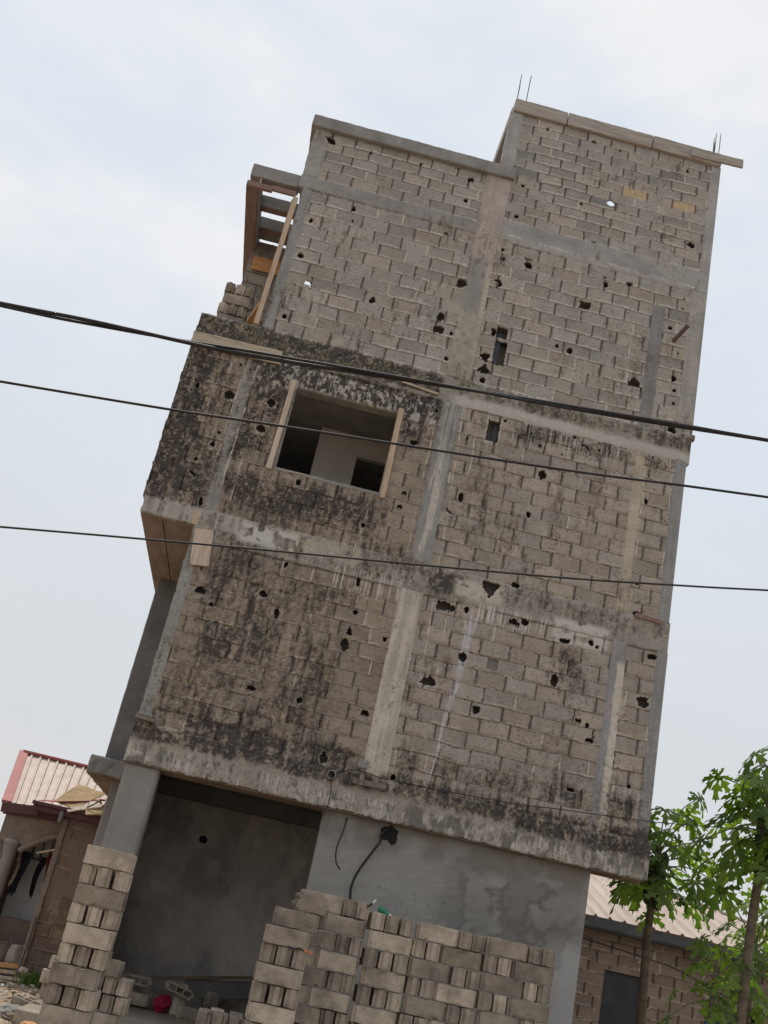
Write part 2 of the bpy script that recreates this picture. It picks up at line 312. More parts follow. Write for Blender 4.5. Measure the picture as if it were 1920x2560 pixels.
CELL = .01
GX = np.arange(-2.43, 5.261, CELL, dtype=np.float32); GZ = np.arange(3.26, 15.03, CELL, dtype=np.float32)
X, Z = np.meshgrid(GX, GZ)
REG = [  # part, x0, x1, z0, z1, proud, style
 ('column', 4.36, 4.575, 3.52, 6.38, .012, 'strip1'),
 ('slab_edge', -1.635, 5.205, 3.305, 3.80, .016, 'slab0'),
 ('column', -1.615, -1.455, 3.80, 6.50, .014, 'colL1'), ('column', 1.315, 1.645, 3.80, 6.37, .022, 'col1'), ('column', 5.0, 5.155, 3.80, 6.37, .014, 'colR'),
 ('slab_edge', -2.37, -1.62, 6.54, 6.79, .014, 'slab1'), ('slab_edge', -1.62, 5.145, 6.36, 6.795, .012, 'slab1'),
 ('block_wall', -1.455, 1.315, 3.80, 6.36, 0, 'w1a'), ('block_wall', 1.645, 4.36, 3.80, 6.36, 0, 'w1b'), ('block_wall', 4.575, 5.0, 3.80, 6.36, 0, 'w1c'),
 ('column', -1.555, -1.39, 6.79, 9.32, .008, 'pil2'), ('column', 1.35, 1.655, 6.79, 9.34, .022, 'col2'), ('column', 4.345, 4.505, 6.79, 9.36, .014, 'strip2'), ('column', 4.955, 5.125, 6.79, 9.36, .014, 'colR'),
 ('lintel', -1.39, 1.35, 8.968, 9.30, .008, 'lintel'),
 ('slab_edge', -2.40, 5.165, 9.33, 9.77, .014, 'slab2'),
 ('block_wall', -2.405, -1.555, 6.79, 9.33, 0, 'w2o'), ('block_wall', -1.39, 1.35, 6.79, 9.33, 0, 'w2a'), ('block_wall', 1.655, 4.345, 6.79, 9.34, 0, 'w2b'), ('block_wall', 4.505, 4.955, 6.79, 9.36, 0, 'w2c'),
 ('column', -1.49, -1.335, 9.77, 12.39, .018, 'colL3'), ('column', 1.32, 1.70, 9.77, 12.40, .024, 'col3'), ('column', 4.315, 4.52, 9.77, 11.95, .012, 'strip3'), ('column', 4.915, 5.165, 9.77, 12.40, .012, 'colR3'),
 ('ring_beam', -1.57, 1.32, 12.395, 12.635, .016, 'beam3'), ('column', 1.30, 1.72, 12.395, 13.62, .022, 'colJ'), ('ring_beam', 1.72, 5.168, 12.385, 12.81, .012, 'beam3r'),
 ('block_wall', -1.335, 1.32, 9.77, 12.40, 0, 'w3a'), ('block_wall', 1.70, 4.315, 9.77, 12.40, 0, 'w3b'), ('block_wall', 4.315, 4.915, 9.77, 12.40, 0, 'w3c'),
 ('column', -1.56, -1.30, 12.635, 13.60, .014, 'colP'), ('block_wall', -1.30, 1.31, 12.635, 13.60, 0, 'wP'),
 ('column', 1.50, 1.705, 13.60, 15.0, .014, 'colT'), ('column', 5.0, 5.165, 12.81, 15.0, .014, 'colT'), ('block_wall', 1.70, 5.0, 12.81, 15.0, 0, 'wT'),
]
wx = X+(fbm(X, Z, .10, oc=3, seed=41)-.5)*(.008+.014*sst(.06, .3, 5.17-X)); wz = Z+(fbm(X, Z, .10, oc=3, seed=42)-.5)*.035
lab = np.full(X.shape, -1, np.int16)
for i in range(len(REG)-1, -1, -1):
    _, a, b, c, d, p, st = REG[i]
    lab[(wx >= a) & (wx < b) & (wz >= c) & (wz < d)] = i
win = (X > -.762) & (X < .748) & (Z > 7.665) & (Z < 8.964)
lab[win] = -1
BH = np.full_like(X, .5); H = np.zeros_like(X); C = np.zeros(X.shape+(3,), np.float32)+.3
WALLS = {'w1a': (-1.455, 3.80, 6.36, 12, 'mould'), 'w1b': (1.645, 3.80, 6.36, 12, 'mid'), 'w1c': (4.575, 3.80, 6.36, 12, 'mid'),
 'w2o': (-2.405, 6.79, 9.33, 12, 'mould'), 'w2a': (-1.39, 6.79, 9.33, 12, 'mould'), 'w2b': (1.655, 6.79, 9.34, 12, 'mid'), 'w2c': (4.505, 6.79, 9.36, 12, 'mid'),
 'w3a': (-1.335, 9.77, 12.40, 12, 'top'), 'w3b': (1.70, 9.77, 12.40, 12, 'top'), 'w3c': (4.315, 9.77, 12.40, 12, 'top'),
 'wP': (-1.30, 12.635, 13.60, 5, 'top'), 'wT': (1.70, 12.81, 15.0, 12, 'tower')}
streak = fbm(X, Z, .018, .55, oc=3, seed=60); streak2 = fbm(X, Z, .045, .9, oc=3, seed=61)
grain = fbm(X, Z, .022, oc=3, seed=62); mid = fbm(X, Z, .12, oc=4, seed=63); big = fbm(X, Z, .6, oc=4, seed=64)
for i, (nm, a, b, c, d, p, st) in enumerate(REG):
    k = lab == i
    if not k.any(): continue
    js, iss = np.where(k); sl = (slice(js.min(), js.max()+1), slice(iss.min(), iss.max()+1)); kk = k[sl]
    x, z = X[sl], Z[sl]
    if st in WALLS:
        x0, z0, z1, nr, sty = WALLS[st]
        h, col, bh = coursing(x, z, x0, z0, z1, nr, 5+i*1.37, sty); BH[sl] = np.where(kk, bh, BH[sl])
    else:
        base = {'slab0': (.30, .27, .235), 'slab1': (.30, .285, .26), 'slab2': (.29, .275, .245), 'col1': (.42, .385, .34), 'col2': (.30, .295, .285), 'col3': (.345, .315, .28),
                'colL1': (.27, .27, .26), 'colR': (.26, .26, .26), 'colR3': (.33, .315, .295), 'pil2': (.28, .28, .27), 'strip1': (.27, .27, .275), 'strip2': (.40, .352, .285), 'strip3': (.215, .21, .21),
                'lintel': (.22, .21, .195), 'colL3': (.27, .265, .26), 'beam3': (.27, .26, .25), 'beam3r': (.30, .295, .29), 'colJ': (.37, .325, .295), 'colP': (.30, .29, .275), 'colT': (.34, .33, .32)}[st]
        col = np.zeros(x.shape+(3,), np.float32)+np.array(base, np.float32)
        col *= (.78+.44*fbm(x, z, .25, oc=4, seed=70+i))[..., None]
        sk_ = .40 if nm == 'column' else .16; col *= (1-sk_/2+sk_*streak2[sl])[..., None]; col *= (.88+.24*grain[sl])[..., None]
        h = p+(fbm(x, z, .07, oc=4, seed=90+i)-.5)*.014+(streak2[sl]-.5)*.008*(nm == 'column')
        ex = np.minimum(x-a, b-x); ez = np.minimum(z-c, d-z); e = np.minimum(ex, ez)
        h = h-.010*np.exp(-np.clip(e, 0, 1)/.012)
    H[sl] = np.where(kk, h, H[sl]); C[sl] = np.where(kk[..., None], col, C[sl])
    H[sl] = np.where(kk & (st not in WALLS), h, H[sl])

# --- finishes that belong to particular members
def lmask(*sts): return np.isin(lab, [i for i, r in enumerate(REG) if r[6] in sts])
mixc(C, (.56, .51, .44), lmask('col1')*sst(.45, .6, streak2)*.6)
mixc(C, (.50, .465, .41), lmask('col2')*sst(.46, .56, .5-1.9*(np.abs(X-1.49+.06*(big-.5))-.06)+.30*(mid-.5)+.9*(streak2-.5))*sst(6.85, 7.2, Z+.6*(mid-.5))*(1-sst(8.0, 8.9, Z+.8*(mid-.5)))*.9)
mixc(C, (.15, .145, .14), lmask('col2')*sst(.50, .62, .5+2.4*(np.abs(X-1.50)-.10)+.35*(mid-.5)+.9*(streak2-.5))*.6)
mixc(C, (.13, .125, .12), lmask('col2')*sst(.5, .62, streak)*sst(8.3, 8.9, Z)*.7)
mixc(C, (.56, .52, .46), lmask('strip1')*sst(4.455, 4.475, X+(mid-.5)*.03)*(1-sst(6.0, 6.12, Z))*.9)
mixc(C, (.50, .45, .37), rbox(X, Z, 4.46, 4.63+.1*(mid-.5), 5.25, 5.85, .04)*sst(.4, .6, mid)*.6)
mixc(C, (.50, .46, .40), rbox(X, Z, 4.47, 4.58, 3.35, 3.9, .02)*.7)
mixc(C, (.38, .315, .28), lmask('colJ')*sst(.45, .62, fbm(X, Z, .25, oc=2, seed=77)-.3*(X-1.42))*.7)
mixc(C, (.40, .32, .28), lmask('col3')*rbox(X, Z, 1.3, 1.75, 12.0, 12.4, .05)*.5)
mixc(C, (.24, .235, .23), lmask('col3')*rbox(X, Z, 1.3, 1.6, 10.95, 11.95, .08)*.75)
mixc(C, (.47, .42, .35), lmask('col3')*rbox(X, Z, 1.62, 1.75, 10.9, 11.9, .03)*.7)
mixc(C, (.36, .34, .32), lmask('beam3r')*sst(.5, .62, big)*.6)
mixc(C, (.55, .53, .51), lmask('beam3r', 'w3b')*(np.abs(Z-12.50-.05*(big-.5)+.02*(X-3)) < .012)*(mid > .5)*.9)
# --- mould, washes and rain marks
D = np.zeros_like(X)
def dirt(w, *b, s=.25):
    global D; D = np.maximum(D, w*rbox(X, Z, *b, s))
dirt(.84, -2.7, -1.85, 7.4, 9.45, s=.35); dirt(.70, -2.7, -2.0, 6.7, 8, s=.3); dirt(.52, -2.6, -1.5, 6.6, 9.4)
dirt(.95, -1.5, 1.36, 8.99, 9.36, s=.06); dirt(.80, -1.5, -.86, 7.6, 9.2); dirt(.60, .8, 1.35, 8.5, 9.3)
dirt(.62, -1.5, .85, 6.85, 7.62, s=.35); dirt(.30, -1.5, 1.3, 6.4, 6.9)
dirt(.46, -1.5, .15, 3.7, 6.5, s=.6); dirt(.42, -.2, .9, 3.7, 6.4, s=.5)
dirt(.86, -2.5, 1.3, 9.40, 9.76, s=.07); dirt(.48, 1.55, 5.2, 9.52, 9.76, s=.08)
dirt(.50, .7, 2.2, 6.38, 6.8, s=.12); dirt(.40, 2.5, 5.1, 6.45, 6.8, s=.14); dirt(.40, -1.6, .9, 6.38, 6.6, s=.1); dirt(.44, -.1, 1.3, 6.5, 6.95, s=.12); dirt(.36, -2.4, -1.2, 6.5, 6.8, s=.1); dirt(.36, 1.7, 4.95, 9.0, 9.35, s=.1)
dirt(.70, -1.7, 1.5, 3.60, 3.84, s=.06); dirt(.62, -1.4, 1.2, 3.8, 4.1, s=.12)
dirt(.60, 1.5, 5.2, 3.62, 3.92, s=.1); dirt(.74, 3.3, 5.2, 3.5, 3.85, s=.16); dirt(.42, 1.7, 5.0, 3.95, 4.3, s=.2)
dirt(.14, 1.66, 4.9, 6.9, 9.0); dirt(.08, 1.66, 4.9, 4.4, 6.2)
onblk = lmask('w1b', 'w2b', 'w1c', 'w2c')
fl = fbm(X, Z, .06, .11, oc=5, seed=65, gain=.66)
v = D+.42*(BH-.5)*np.minimum(1, D*2)+.70*(fl-.5)+1.0*(big-.5)+.25*(grain-.5)+.55*(streak2-.5)+.3*(fbm(X, Z, .22, .5, oc=3, seed=55)-.5)+.5*(fbm(X, Z, .028, oc=3, seed=69)-.5)
olive = sst(9.3, 9.5, Z)
dark = sst(.50, .72, v); brown = sst(.20, .5, v)
mixc(C, (.125, .098, .078), brown*.60)
mixc(C, (.052, .048, .046), dark*.86)
run = sst(.52, .68, streak*.6+streak2*.4)*np.clip(D*1.3-.15, 0, 1); mixc(C, (.07, .064, .06), run*.45)
mixc(C, (.155, .14, .095), dark*olive*sst(.45, .6, mid)*.6)
# flaked paler spots inside the mould
flk = sst(.57, .64, fbm(X, Z, .05, oc=4, seed=66, gain=.7))*np.clip(D*1.5, 0, 1)
mixc(C, (.41, .345, .265), flk*(1-.35*dark)*.68); H -= flk*.003
pit_ = sst(.565, .61, fbm(X, Z, .026, .034, oc=3, seed=67))*np.clip(D*1.7-.3, 0, 1)
pit_ = pit_*sst(.30, .52, v); mixc(C, (.04, .036, .034), pit_*.85); H -= pit_*.006*(lab >= 0)
spk = (fbm(X, Z, .016, oc=2, seed=56) > .79+.05*np.isin(lab, [i for i, r in enumerate(REG) if r[0] != 'block_wall']))*(lab >= 0); mixc(C, (.10, .09, .08), spk*.7); H -= spk*.006
# lime washes and streaks
low = lmask('slab0')*(1-sst(3.52, 3.60, Z+(mid-.5)*.10))
mixc(C, (.36, .335, .30), low*(.25+.65*sst(.38, .62, streak2*.5+mid*.5)))
mixc(C, (.50, .475, .44), low*sst(.50, .66, streak*.55+mid*.45)*.75); mixc(C, (.11, .10, .092), low*sst(.50, .64, fbm(X, Z, .07, .16, oc=4, seed=68)*.6+big*.4)*.75); mixc(C, (.10, .09, .085), low*(fbm(X, Z, .022, .04, oc=3, seed=58) > .66)*.6)
mixc(C, (.53, .52, .50), rbox(X, Z, -1.0, -.15, 6.47+.1*0, 6.76, .06)*sst(.42, .52, mid)*.85)
mixc(C, (.47, .45, .42), rbox(X, Z, -2.4, -.9, 6.55, 6.8, .04)*sst(.42, .6, streak2)*.6)
mixc(C, (.56, .43, .25), rbox(X, Z, -1.66, -1.58, 6.55, 6.75, .02)*.6)
mixc(C, (.50, .45, .38), rbox(X, Z, -.3, .75, 6.48, 6.75, .08)*sst(.4, .55, mid)*.5)
mixc(C, (.58, .55, .52), rbox(X, Z, 2.35, 3.45, 6.18, 6.42, .05)*sst(.52, .64, streak)*.8)
mixc(C, (.52, .49, .465), rbox(X, Z, 3.5, 4.3, 6.14, 6.50, .04)*sst(.36, .5, mid)*.85)
mixc(C, (.56, .53, .5), rbox(X, Z, .35, 1.4, 6.15, 6.5, .08)*sst(.56, .66, streak)*.7)
mixc(C, (.46, .44, .41), rbox(X, Z, -1.35, 1.3, 8.7, 9.2, .12)*sst(.56, .68, streak*.5+mid*.5)*.7); mixc(C, (.48, .45, .41), rbox(X, Z, -1.38, 1.32, 8.9, 9.32, .05)*sst(.58, .66, fbm(X, Z, .05, .06, oc=4, seed=57))*.7)
mixc(C, (.55, .53, .5), rbox(X, Z, 1.68, 4.3, 9.0, 9.5, .08)*sst(.57, .68, streak)*.5)
mixc(C, (.46, .44, .41), lmask('slab2')*(1-sst(9.46, 9.52, Z+(mid-.5)*.08))*sst(1.4, 1.6, X)*.75)
mixc(C, (.50, .46, .40), rbox(X, Z, 2.05, 2.75, 6.45, 6.72, .06)*sst(.4, .52, mid)*.8)
mixc(C, (.36, .345, .33), rbox(X, Z, 2.1, 4.8, 12.30, 12.5, .04)*sst(.45, .6, mid)*.8)
# the pale grey paint run
px = 2.40-(6.2-Z)*.095+.012*np.sin(Z*5); hw = .05*sst(3.9, 6.0, Z)+.008
mixc(C, (.50, .505, .53), (np.abs(X-px) < hw)*(Z < 6.2)*(Z > 3.9)*(.35+.55*sst(.35, .55, streak))*(1-.5*(hsh(np.floor(Z/.21)) > .75)))
for (xa, za, xb, zb) in ((-1.385, 9.15, -1.42, 6.85), (-1.565, 8.9, -1.59, 7.2), (-1.22, 8.0, -1.25, 7.0), (1.31, 9.0, 1.305, 6.9), (1.70, 9.1, 1.78, 6.7), (1.93, 9.2, 1.95, 8.0), (.66, 7.55, .58, 6.7), (4.515, 9.3, 4.54, 6.9), (4.93, 9.1, 4.94, 7.6), (1.80, 6.3, 1.83, 5.2), (2.02, 6.1, 2.04, 5.3)):
    t = (za-Z)/(za-zb); ln = (np.abs(X-(xa+(xb-xa)*t)-.006*np.sin(Z*9)) < .007)*(t > 0)*(t < 1)
    mixc(C, (.56, .52, .45), ln*sst(.3, .5, fbm(X, Z, .05, .2, oc=2, seed=33))*.8)
C *= (.92+.16*big)[..., None]; C *= np.array((1.01, 1.0, .975), np.float32)

# --- broken-out holes
thru = np.zeros(X.shape, bool); hole = np.zeros(X.shape, bool); CAV = {}
jit = fbm(X, Z, .045, oc=3, seed=80)-.5
for n, s in enumerate(HOLES.split()):
    hx, hz, hw_, hh, kind = s.split(','); hx, hz, hw_, hh = map(float, (hx, hz, hw_, hh))
    hw_ *= 1.08; hh *= 1.08
    R = max(hw_, hh)*2+.06; hole0 = (hx, hz, hw_, hh)
    i0, i1 = np.searchsorted(GX, [hx-R, hx+R]); j0, j1 = np.searchsorted(GZ, [hz-R, hz+R]); sl = (slice(j0, j1), slice(i0, i1))
    dx = X[sl]-hx; dz = Z[sl]-hz
    if kind == 'd':
        a = -.6 if hw_ < .12 else -.35; dx, dz = dx*math.cos(a)+dz*math.sin(a), -dx*math.sin(a)+dz*math.cos(a); hh *= .62
    u = np.abs(dx)/hw_; w = np.abs(dz)/hh
    if kind in 'shY': d = np.maximum(u, w)*.96+.08*(u+w)/2
    elif kind == 'n': d = np.maximum(u, w)
    elif kind == 't': d = .62*np.maximum(np.abs(dx)/hw_+.5*dz/hh, -dz/hh)+.38*np.sqrt(u*u+w*w)+.02
    elif kind == 'v': d = .6*np.maximum(np.abs(dx)/hw_-.5*dz/hh+.1, dz/hh)+.4*np.sqrt(u*u+w*w)
    elif kind == 'm': d = np.maximum(np.sqrt(u*u+w*w), 1.7-np.sqrt(((dx+hw_*.45)/hw_)**2+((dz+hh*.35)/hh)**2)*1.25)
    else: d = np.sqrt(u*u+w*w)
    d = d+jit[sl]*(.9 if kind not in 'nhX' else .25)+(hsh(n)-.5)*.1
    sel = lab[sl] >= 0
    rim = (d < 1.35)*sel; ring = np.clip((1.4-d)/.4, 0, 1)*sel*(hsh(n, 3) if kind not in 'v' else 1.5)
    mixc(C[sl], (.50, .45, .37), np.clip(ring, 0, 1)*.6); H[sl] -= np.clip(ring, 0, 1)*.006
    ins = (d < 1)*sel
    cut = ins & (kind != 'h'); dd = np.where(ins, -.055+jit[sl]*.02, 0)
    if kind == 'w':
        lowh = (dz < -.15*hh); cut = ins & ~lowh; dd = np.where(ins & lowh, -.05+jit[sl]*.03, dd); mixc(C[sl], (.50, .48, .45), ins*lowh*.8); mixc(C[sl], (.2, .19, .18), ins*(~lowh)*.8)
    else: mixc(C[sl], (.20, .19, .18), ins*.85)
    H[sl] = np.where(ins & ~cut, dd, H[sl]); hole[sl] |= cut
    ci = lab[min(np.searchsorted(GZ, hz), lab.shape[0]-1), min(np.searchsorted(GX, hx), lab.shape[1]-1)]
    if cut.any() and kind not in 'XY': CAV.setdefault(int(ci), []).append(hole0)
    if kind in 'X': thru[sl] |= ins
    if kind == 'Y': thru[sl] |= ins

# --- one mesh per member, cut from the same sheet of vertices
VIDX = np.arange(X.size).reshape(X.shape)
cl = lab[:-1, :-1].copy(); cl[hole[:-1, :-1]] = -2; cl[thru[:-1, :-1]] = -3
# cells whose own vertex is void but right/top is not stay void, so outlines stay crisp
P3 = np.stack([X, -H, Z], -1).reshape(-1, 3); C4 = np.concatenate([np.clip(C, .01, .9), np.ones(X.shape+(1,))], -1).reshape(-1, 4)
BACK = .17
for i, (nm, *_r) in enumerate(REG):
    k = cl == i
    js, iss = np.where(k)
    if len(js) == 0: continue
    q = np.stack([VIDX[js, iss], VIDX[js, iss+1], VIDX[js+1, iss+1], VIDX[js+1, iss]], 1)
    sk = []; sk2 = []; sk3 = []
    pad = np.full((cl.shape[0]+2, cl.shape[1]+2), -1, np.int16); pad[1:-1, 1:-1] = cl
    for dj, di, e0, e1 in ((0, -1, (1, 0), (0, 0)), (0, 1, (0, 1), (1, 1)), (-1, 0, (0, 0), (0, 1)), (1, 0, (1, 1), (1, 0))):
        for code in (-1, -2, -3):
            bd = pad[js+1+dj, iss+1+di] == code
            if bd.any():
                a = VIDX[js[bd]+e0[0], iss[bd]+e0[1]]; b = VIDX[js[bd]+e1[0], iss[bd]+e1[1]]
                (sk if code == -1 else sk2 if code == -2 else sk3).append(np.stack([b, a], 1))
    used, inv = np.unique(q, return_inverse=True); inv = inv.reshape(-1, 4)
    vco = P3[used]; vcl = C4[used]; faces = [inv]
    for skl, bk in ((sk, BACK), (sk2, .035), (sk3, .045)):
        if not skl: continue
        e = np.concatenate(skl); bu, bi = np.unique(e, return_inverse=True); bi = bi.reshape(-1, 2)
        bco = P3[bu].copy(); bco[:, 1] = bk
        n0 = len(vco); f = np.stack([np.searchsorted(used, e[:, 0]), np.searchsorted(used, e[:, 1]), n0+bi[:, 1], n0+bi[:, 0]], 1)
        vco = np.concatenate([vco, bco]); vcl = np.concatenate([vcl, C4[bu]]); faces.append(f)
    for (hx, hz, a_, b_) in CAV.get(i, ()):    # the hollow core of the block behind the broken shell
        a_ += .045; b_ += .03; n0 = len(vco)
        cv = np.array([(hx+sx*a_, yy, hz+sz*b_) for yy in (.022, .155) for sx, sz in ((-1, -1), (1, -1), (1, 1), (-1, 1))], np.float32)
        vco = np.concatenate([vco, cv]); vcl = np.concatenate([vcl, np.tile(np.array([[.13, .12, .11, 1]]), (8, 1))])  # dusty core, coloured darker to deepen the shade inside
        faces.append(n0+np.array([(4, 5, 6, 7), (0, 1, 5, 4), (1, 2, 6, 5), (2, 3, 7, 6), (3, 0, 4, 7)]))
    fa = np.concatenate(faces)
    me = bpy.data.meshes.new(nm); me.vertices.add(len(vco)); me.vertices.foreach_set('co', vco.astype(np.float32).ravel())
    me.loops.add(fa.size); me.loops.foreach_set('vertex_index', fa.astype(np.int32).ravel())
    me.polygons.add(len(fa)); me.polygons.foreach_set('loop_start', np.arange(0, fa.size, 4, dtype=np.int32)); me.polygons.foreach_set('loop_total', np.full(len(fa), 4, np.int32))
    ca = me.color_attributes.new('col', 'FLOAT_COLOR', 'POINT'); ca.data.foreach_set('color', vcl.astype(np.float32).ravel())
    me.update(); me.validate()
    bpart(link(nm, me, M['facade']))
del P3, C4

def panel(name, x0, x1, z0, z1, y, parent, color, cell=.02, height=None, holes=()):
    """a flat wall sheet facing -Y with its own albedo map"""
    gx = np.arange(x0, x1+cell*.5, cell); gz = np.arange(z0, z1+cell*.5, cell); x, z = np.meshgrid(gx, gz)
    h, c = color(x, z); v = np.arange(x.size).reshape(x.shape)
    ok = np.ones((len(gz)-1, len(gx)-1), bool)
    for (a, b, c0, d0) in holes: ok &= ~((x[:-1, :-1] >= a) & (x[:-1, :-1] < b) & (z[:-1, :-1] >= c0) & (z[:-1, :-1] < d0))
    j, i = np.where(ok); fa = np.stack([v[j, i], v[j, i+1], v[j+1, i+1], v[j+1, i]], 1)
    co = np.stack([x, y-h, z], -1).reshape(-1, 3)
    me = bpy.data.meshes.new(name); me.from_pydata(co.tolist(), [], fa.tolist())
    ca = me.color_attributes.new('col', 'FLOAT_COLOR', 'POINT'); ca.data.foreach_set('color', np.concatenate([np.clip(c, .01, .9), np.ones(x.shape+(1,))], -1).astype(np.float32).ravel())
    return link(name, me, M['facade'], parent)

# ------------------------------------------------------------------ the rest of the unfinished building
def B(name, *a, mt='concrete', **k): return bpart(box(name, *a, M[mt], **k))
# ground floor
def plaster_col(x, z):
    c = np.zeros(x.shape+(3,))+np.array((.265, .26, .25)); c *= (.80+.40*fbm(x, z, .7, oc=5, seed=200))[..., None]; c *= (.92+.16*fbm(x, z, .05, oc=3, seed=201))[..., None]
    mixc(c, (.33, .325, .32), rbox(x, z, 1.2, 3.2, 2.35, 3.1, .4)*.5)
    w = fbm(x, z, .28, .24, oc=4, seed=203)+.20*(fbm(x, z, .09, oc=3, seed=204)-.5)+.22*rbox(x, z, 2.75, 4.35, 2.0, 3.05, .22)-.05
    damp = sst(.54, .66, w)*(1-.45*sst(.70, .78, w)); mixc(c, (.115, .11, .106), damp*.80*rbox(x, z, 2.75, 4.4, 1.8, 3.08, .3)); mixc(c, (.15, .145, .14), sst(.42, .62, fbm(x, z, .5, oc=4, seed=211))*.5*rbox(x, z, 2.5, 4.5, 1.9, 2.75, .35))
    tro = fbm(x+.4*z, z-.3*x, .35, .05, oc=3, seed=212); c *= (.90+.20*tro)[..., None]; c *= np.array((1.02, 1.0, .96))
    mixc(c, (.19, .17, .15), rbox(x, z, .9, 4.6, 2.95, 3.4, .12)*sst(.35, .6, fbm(x, z, .3, oc=3, seed=205))*.8)
    mixc(c, (.10, .09, .085), (fbm(x, z, .02, oc=2, seed=206) > .80)*rbox(x, z, 1.6, 3.4, 2.2, 2.7, .2)*.7)
    mixc(c, (.37, .365, .36), rbox(x, z, 4.2, 4.6, .2, 2.3, .15)*.6)
    h = (fbm(x, z, .5, oc=3, seed=207)-.5)*.02+(fbm(x, z, .05, oc=3, seed=208)-.5)*.003
    return h, c
bpart(panel('plastered_wall', .965, 4.50, .15, 3.36, .14, None, plaster_col, .02))
B('plastered_wall', .965, 4.50, .165, .31, .15, 3.36, mt='plaster', bev=.0)
B('plastered_wall', 4.34, 4.497, .31, 5.0, .15, 3.36, mt='plaster', bev=.0)
B('pillar', -1.60, -1.165, .05, .46, .15, 3.32, mt='plaster', bev=.035, amp=.006)
B('pillar', -2.05, -1.55, 2.95, 3.4, .15, 3.34, mt='plaster', bev=.02, amp=.005)
def inner_col(x, z):
    c = np.zeros(x.shape+(3,))+np.array((.52, .485, .45)); c *= (.62+.76*fbm(x, z, .9, oc=5, seed=220))[..., None]; c *= (.80+.40*fbm(x, z, .10, .16, oc=4, seed=221))[..., None]
    mixc(c, (.26, .24, .225), sst(.52, .66, fbm(x, z, .45, .7, oc=4, seed=222))*.55); mixc(c, (.24, .20, .17), (1-sst(.5, 1.2, z))*sst(.35, .6, fbm(x, z, .2, oc=3, seed=223))*.8)
    mixc(c, (.62, .60, .57), (fbm(x, z, .02, oc=2, seed=224) > .80)*.5)
    return (fbm(x, z, .3, oc=4, seed=225)-.5)*.03, c
bpart(panel('plastered_wall', -2.07, 1.6, .15, 3.8, 4.99, None, inner_col, .03))
B('plastered_wall', -2.07, 4.49, 5.02, 5.15, .15, 3.8, mt='interior', bev=0)
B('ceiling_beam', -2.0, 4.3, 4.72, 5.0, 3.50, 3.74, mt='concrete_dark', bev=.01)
B('plastered_wall', -2.05, -1.93, 3.4, 5.0, .15, 3.4, mt='interior', bev=0)
B('slab_edge', -1.62, 5.19, .165, .47, 3.31, 3.79, mt='soffit', bev=0)
B('soffit_panel', -1.60, 5.18, .02, .46, 3.296, 3.312, mt='soffit', bev=0, amp=.004)
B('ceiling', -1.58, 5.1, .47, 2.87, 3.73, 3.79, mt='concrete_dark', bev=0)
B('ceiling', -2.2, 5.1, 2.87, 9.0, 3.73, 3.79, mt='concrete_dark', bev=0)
B('balcony_slab', -2.41, -1.55, 2.60, 9.0, 3.335, 3.60, mt='concrete', bev=.02, amp=.03, size=.07)
B('soffit_panel', -2.37, -1.6, 2.66, 8.9, 3.322, 3.336, mt='soffit', bev=0)
# black blobs stand in for the shade of a broken hole at the head of the plastered wall, with the cable coming out
def blot(x, y, z, w, h, seed):
    bm = bmesh.new(); bmesh.ops.create_icosphere(bm, subdivisions=4, radius=1)
    for v in bm.verts:
        n = mnoise.noise_vector(v.co*1.8+Vector((seed, 0, 0)))*.35+mnoise.noise_vector(v.co*5+Vector((seed, 2, 0)))*.16
        v.co = Vector((x+(v.co.x+n.x)*w, y+v.co.y*.012, z+(v.co.z+n.z)*h))
    bpart(from_bm('hole_shade_blob', bm, M['black']))
blot(1.84, .135, 3.19, .10, .085, 1.0); blot(1.90, .136, 3.12, .05, .06, 6.0); blot(-.57, 4.965, 2.94, .065, .06, 9.0)
# first floor
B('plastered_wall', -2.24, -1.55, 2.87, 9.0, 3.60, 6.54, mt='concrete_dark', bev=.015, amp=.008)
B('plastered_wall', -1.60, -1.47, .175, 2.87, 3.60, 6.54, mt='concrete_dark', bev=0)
B('slab', -2.365, 5.12, .175, 9.0, 6.555, 6.785, mt='concrete', bev=0)
B('soffit_panel', -2.36, -2.06, .03, 4.4, 6.530, 6.552, mt='ply_soffit', bev=.004)
B('soffit_panel', -2.045, -1.60, .03, 4.4, 6.526, 6.550, mt='ply_soffit', bev=.004)
bpart(beam_between('formwork_board', (-1.465, -.035, 6.50), (-1.395, -.035, 5.985), .035, .255, M['wood_pale'], roll=math.pi/2*0))
# second floor room behind the window
B('floor_slab', -2.3, 5.0, .175, 9.0, 6.70, 6.80, mt='interior', bev=0)
B('partition_wall', -.30, .36, 1.80, 1.92, 6.80, 9.33, mt='interior', bev=0)
B('partition_wall', .36, 1.36, 1.80, 1.92, 8.97, 9.33, mt='interior', bev=0)
B('partition_wall', 1.32, 1.44, .175, 4.0, 6.80, 9.33, mt='interior', bev=0)
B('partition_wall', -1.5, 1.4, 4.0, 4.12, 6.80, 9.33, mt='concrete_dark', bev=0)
B('partition_wall', -1.50, -1.40, 1.80, 4.0, 6.80, 9.33, mt='interior', bev=0)  # stops short of the facade so added side light reaches the room
B('window_sill', -.775, .76, .0, .19, 7.625, 7.672, mt='concrete', bev=.006, amp=.008, size=.05)
B('window_head', -.775, .76, .02, .19, 8.960, 9.0, mt='concrete', bev=0)
bpart(beam_between('formwork_board', (-.847, -.03, 7.60), (-.818, -.03, 9.05), .05, .075, M['wood_pale'], roll=0))
bpart(beam_between('formwork_board', (.797, -.03, 7.585), (.786, -.03, 9.03), .05, .078, M['wood_tan'], roll=0))
B('window_jamb', -.835, -.76, .015, .19, 7.665, 8.965, mt='wood_grey', bev=0)
B('window_jamb', .752, .80, .015, .19, 7.665, 8.965, mt='wood_grey', bev=0)
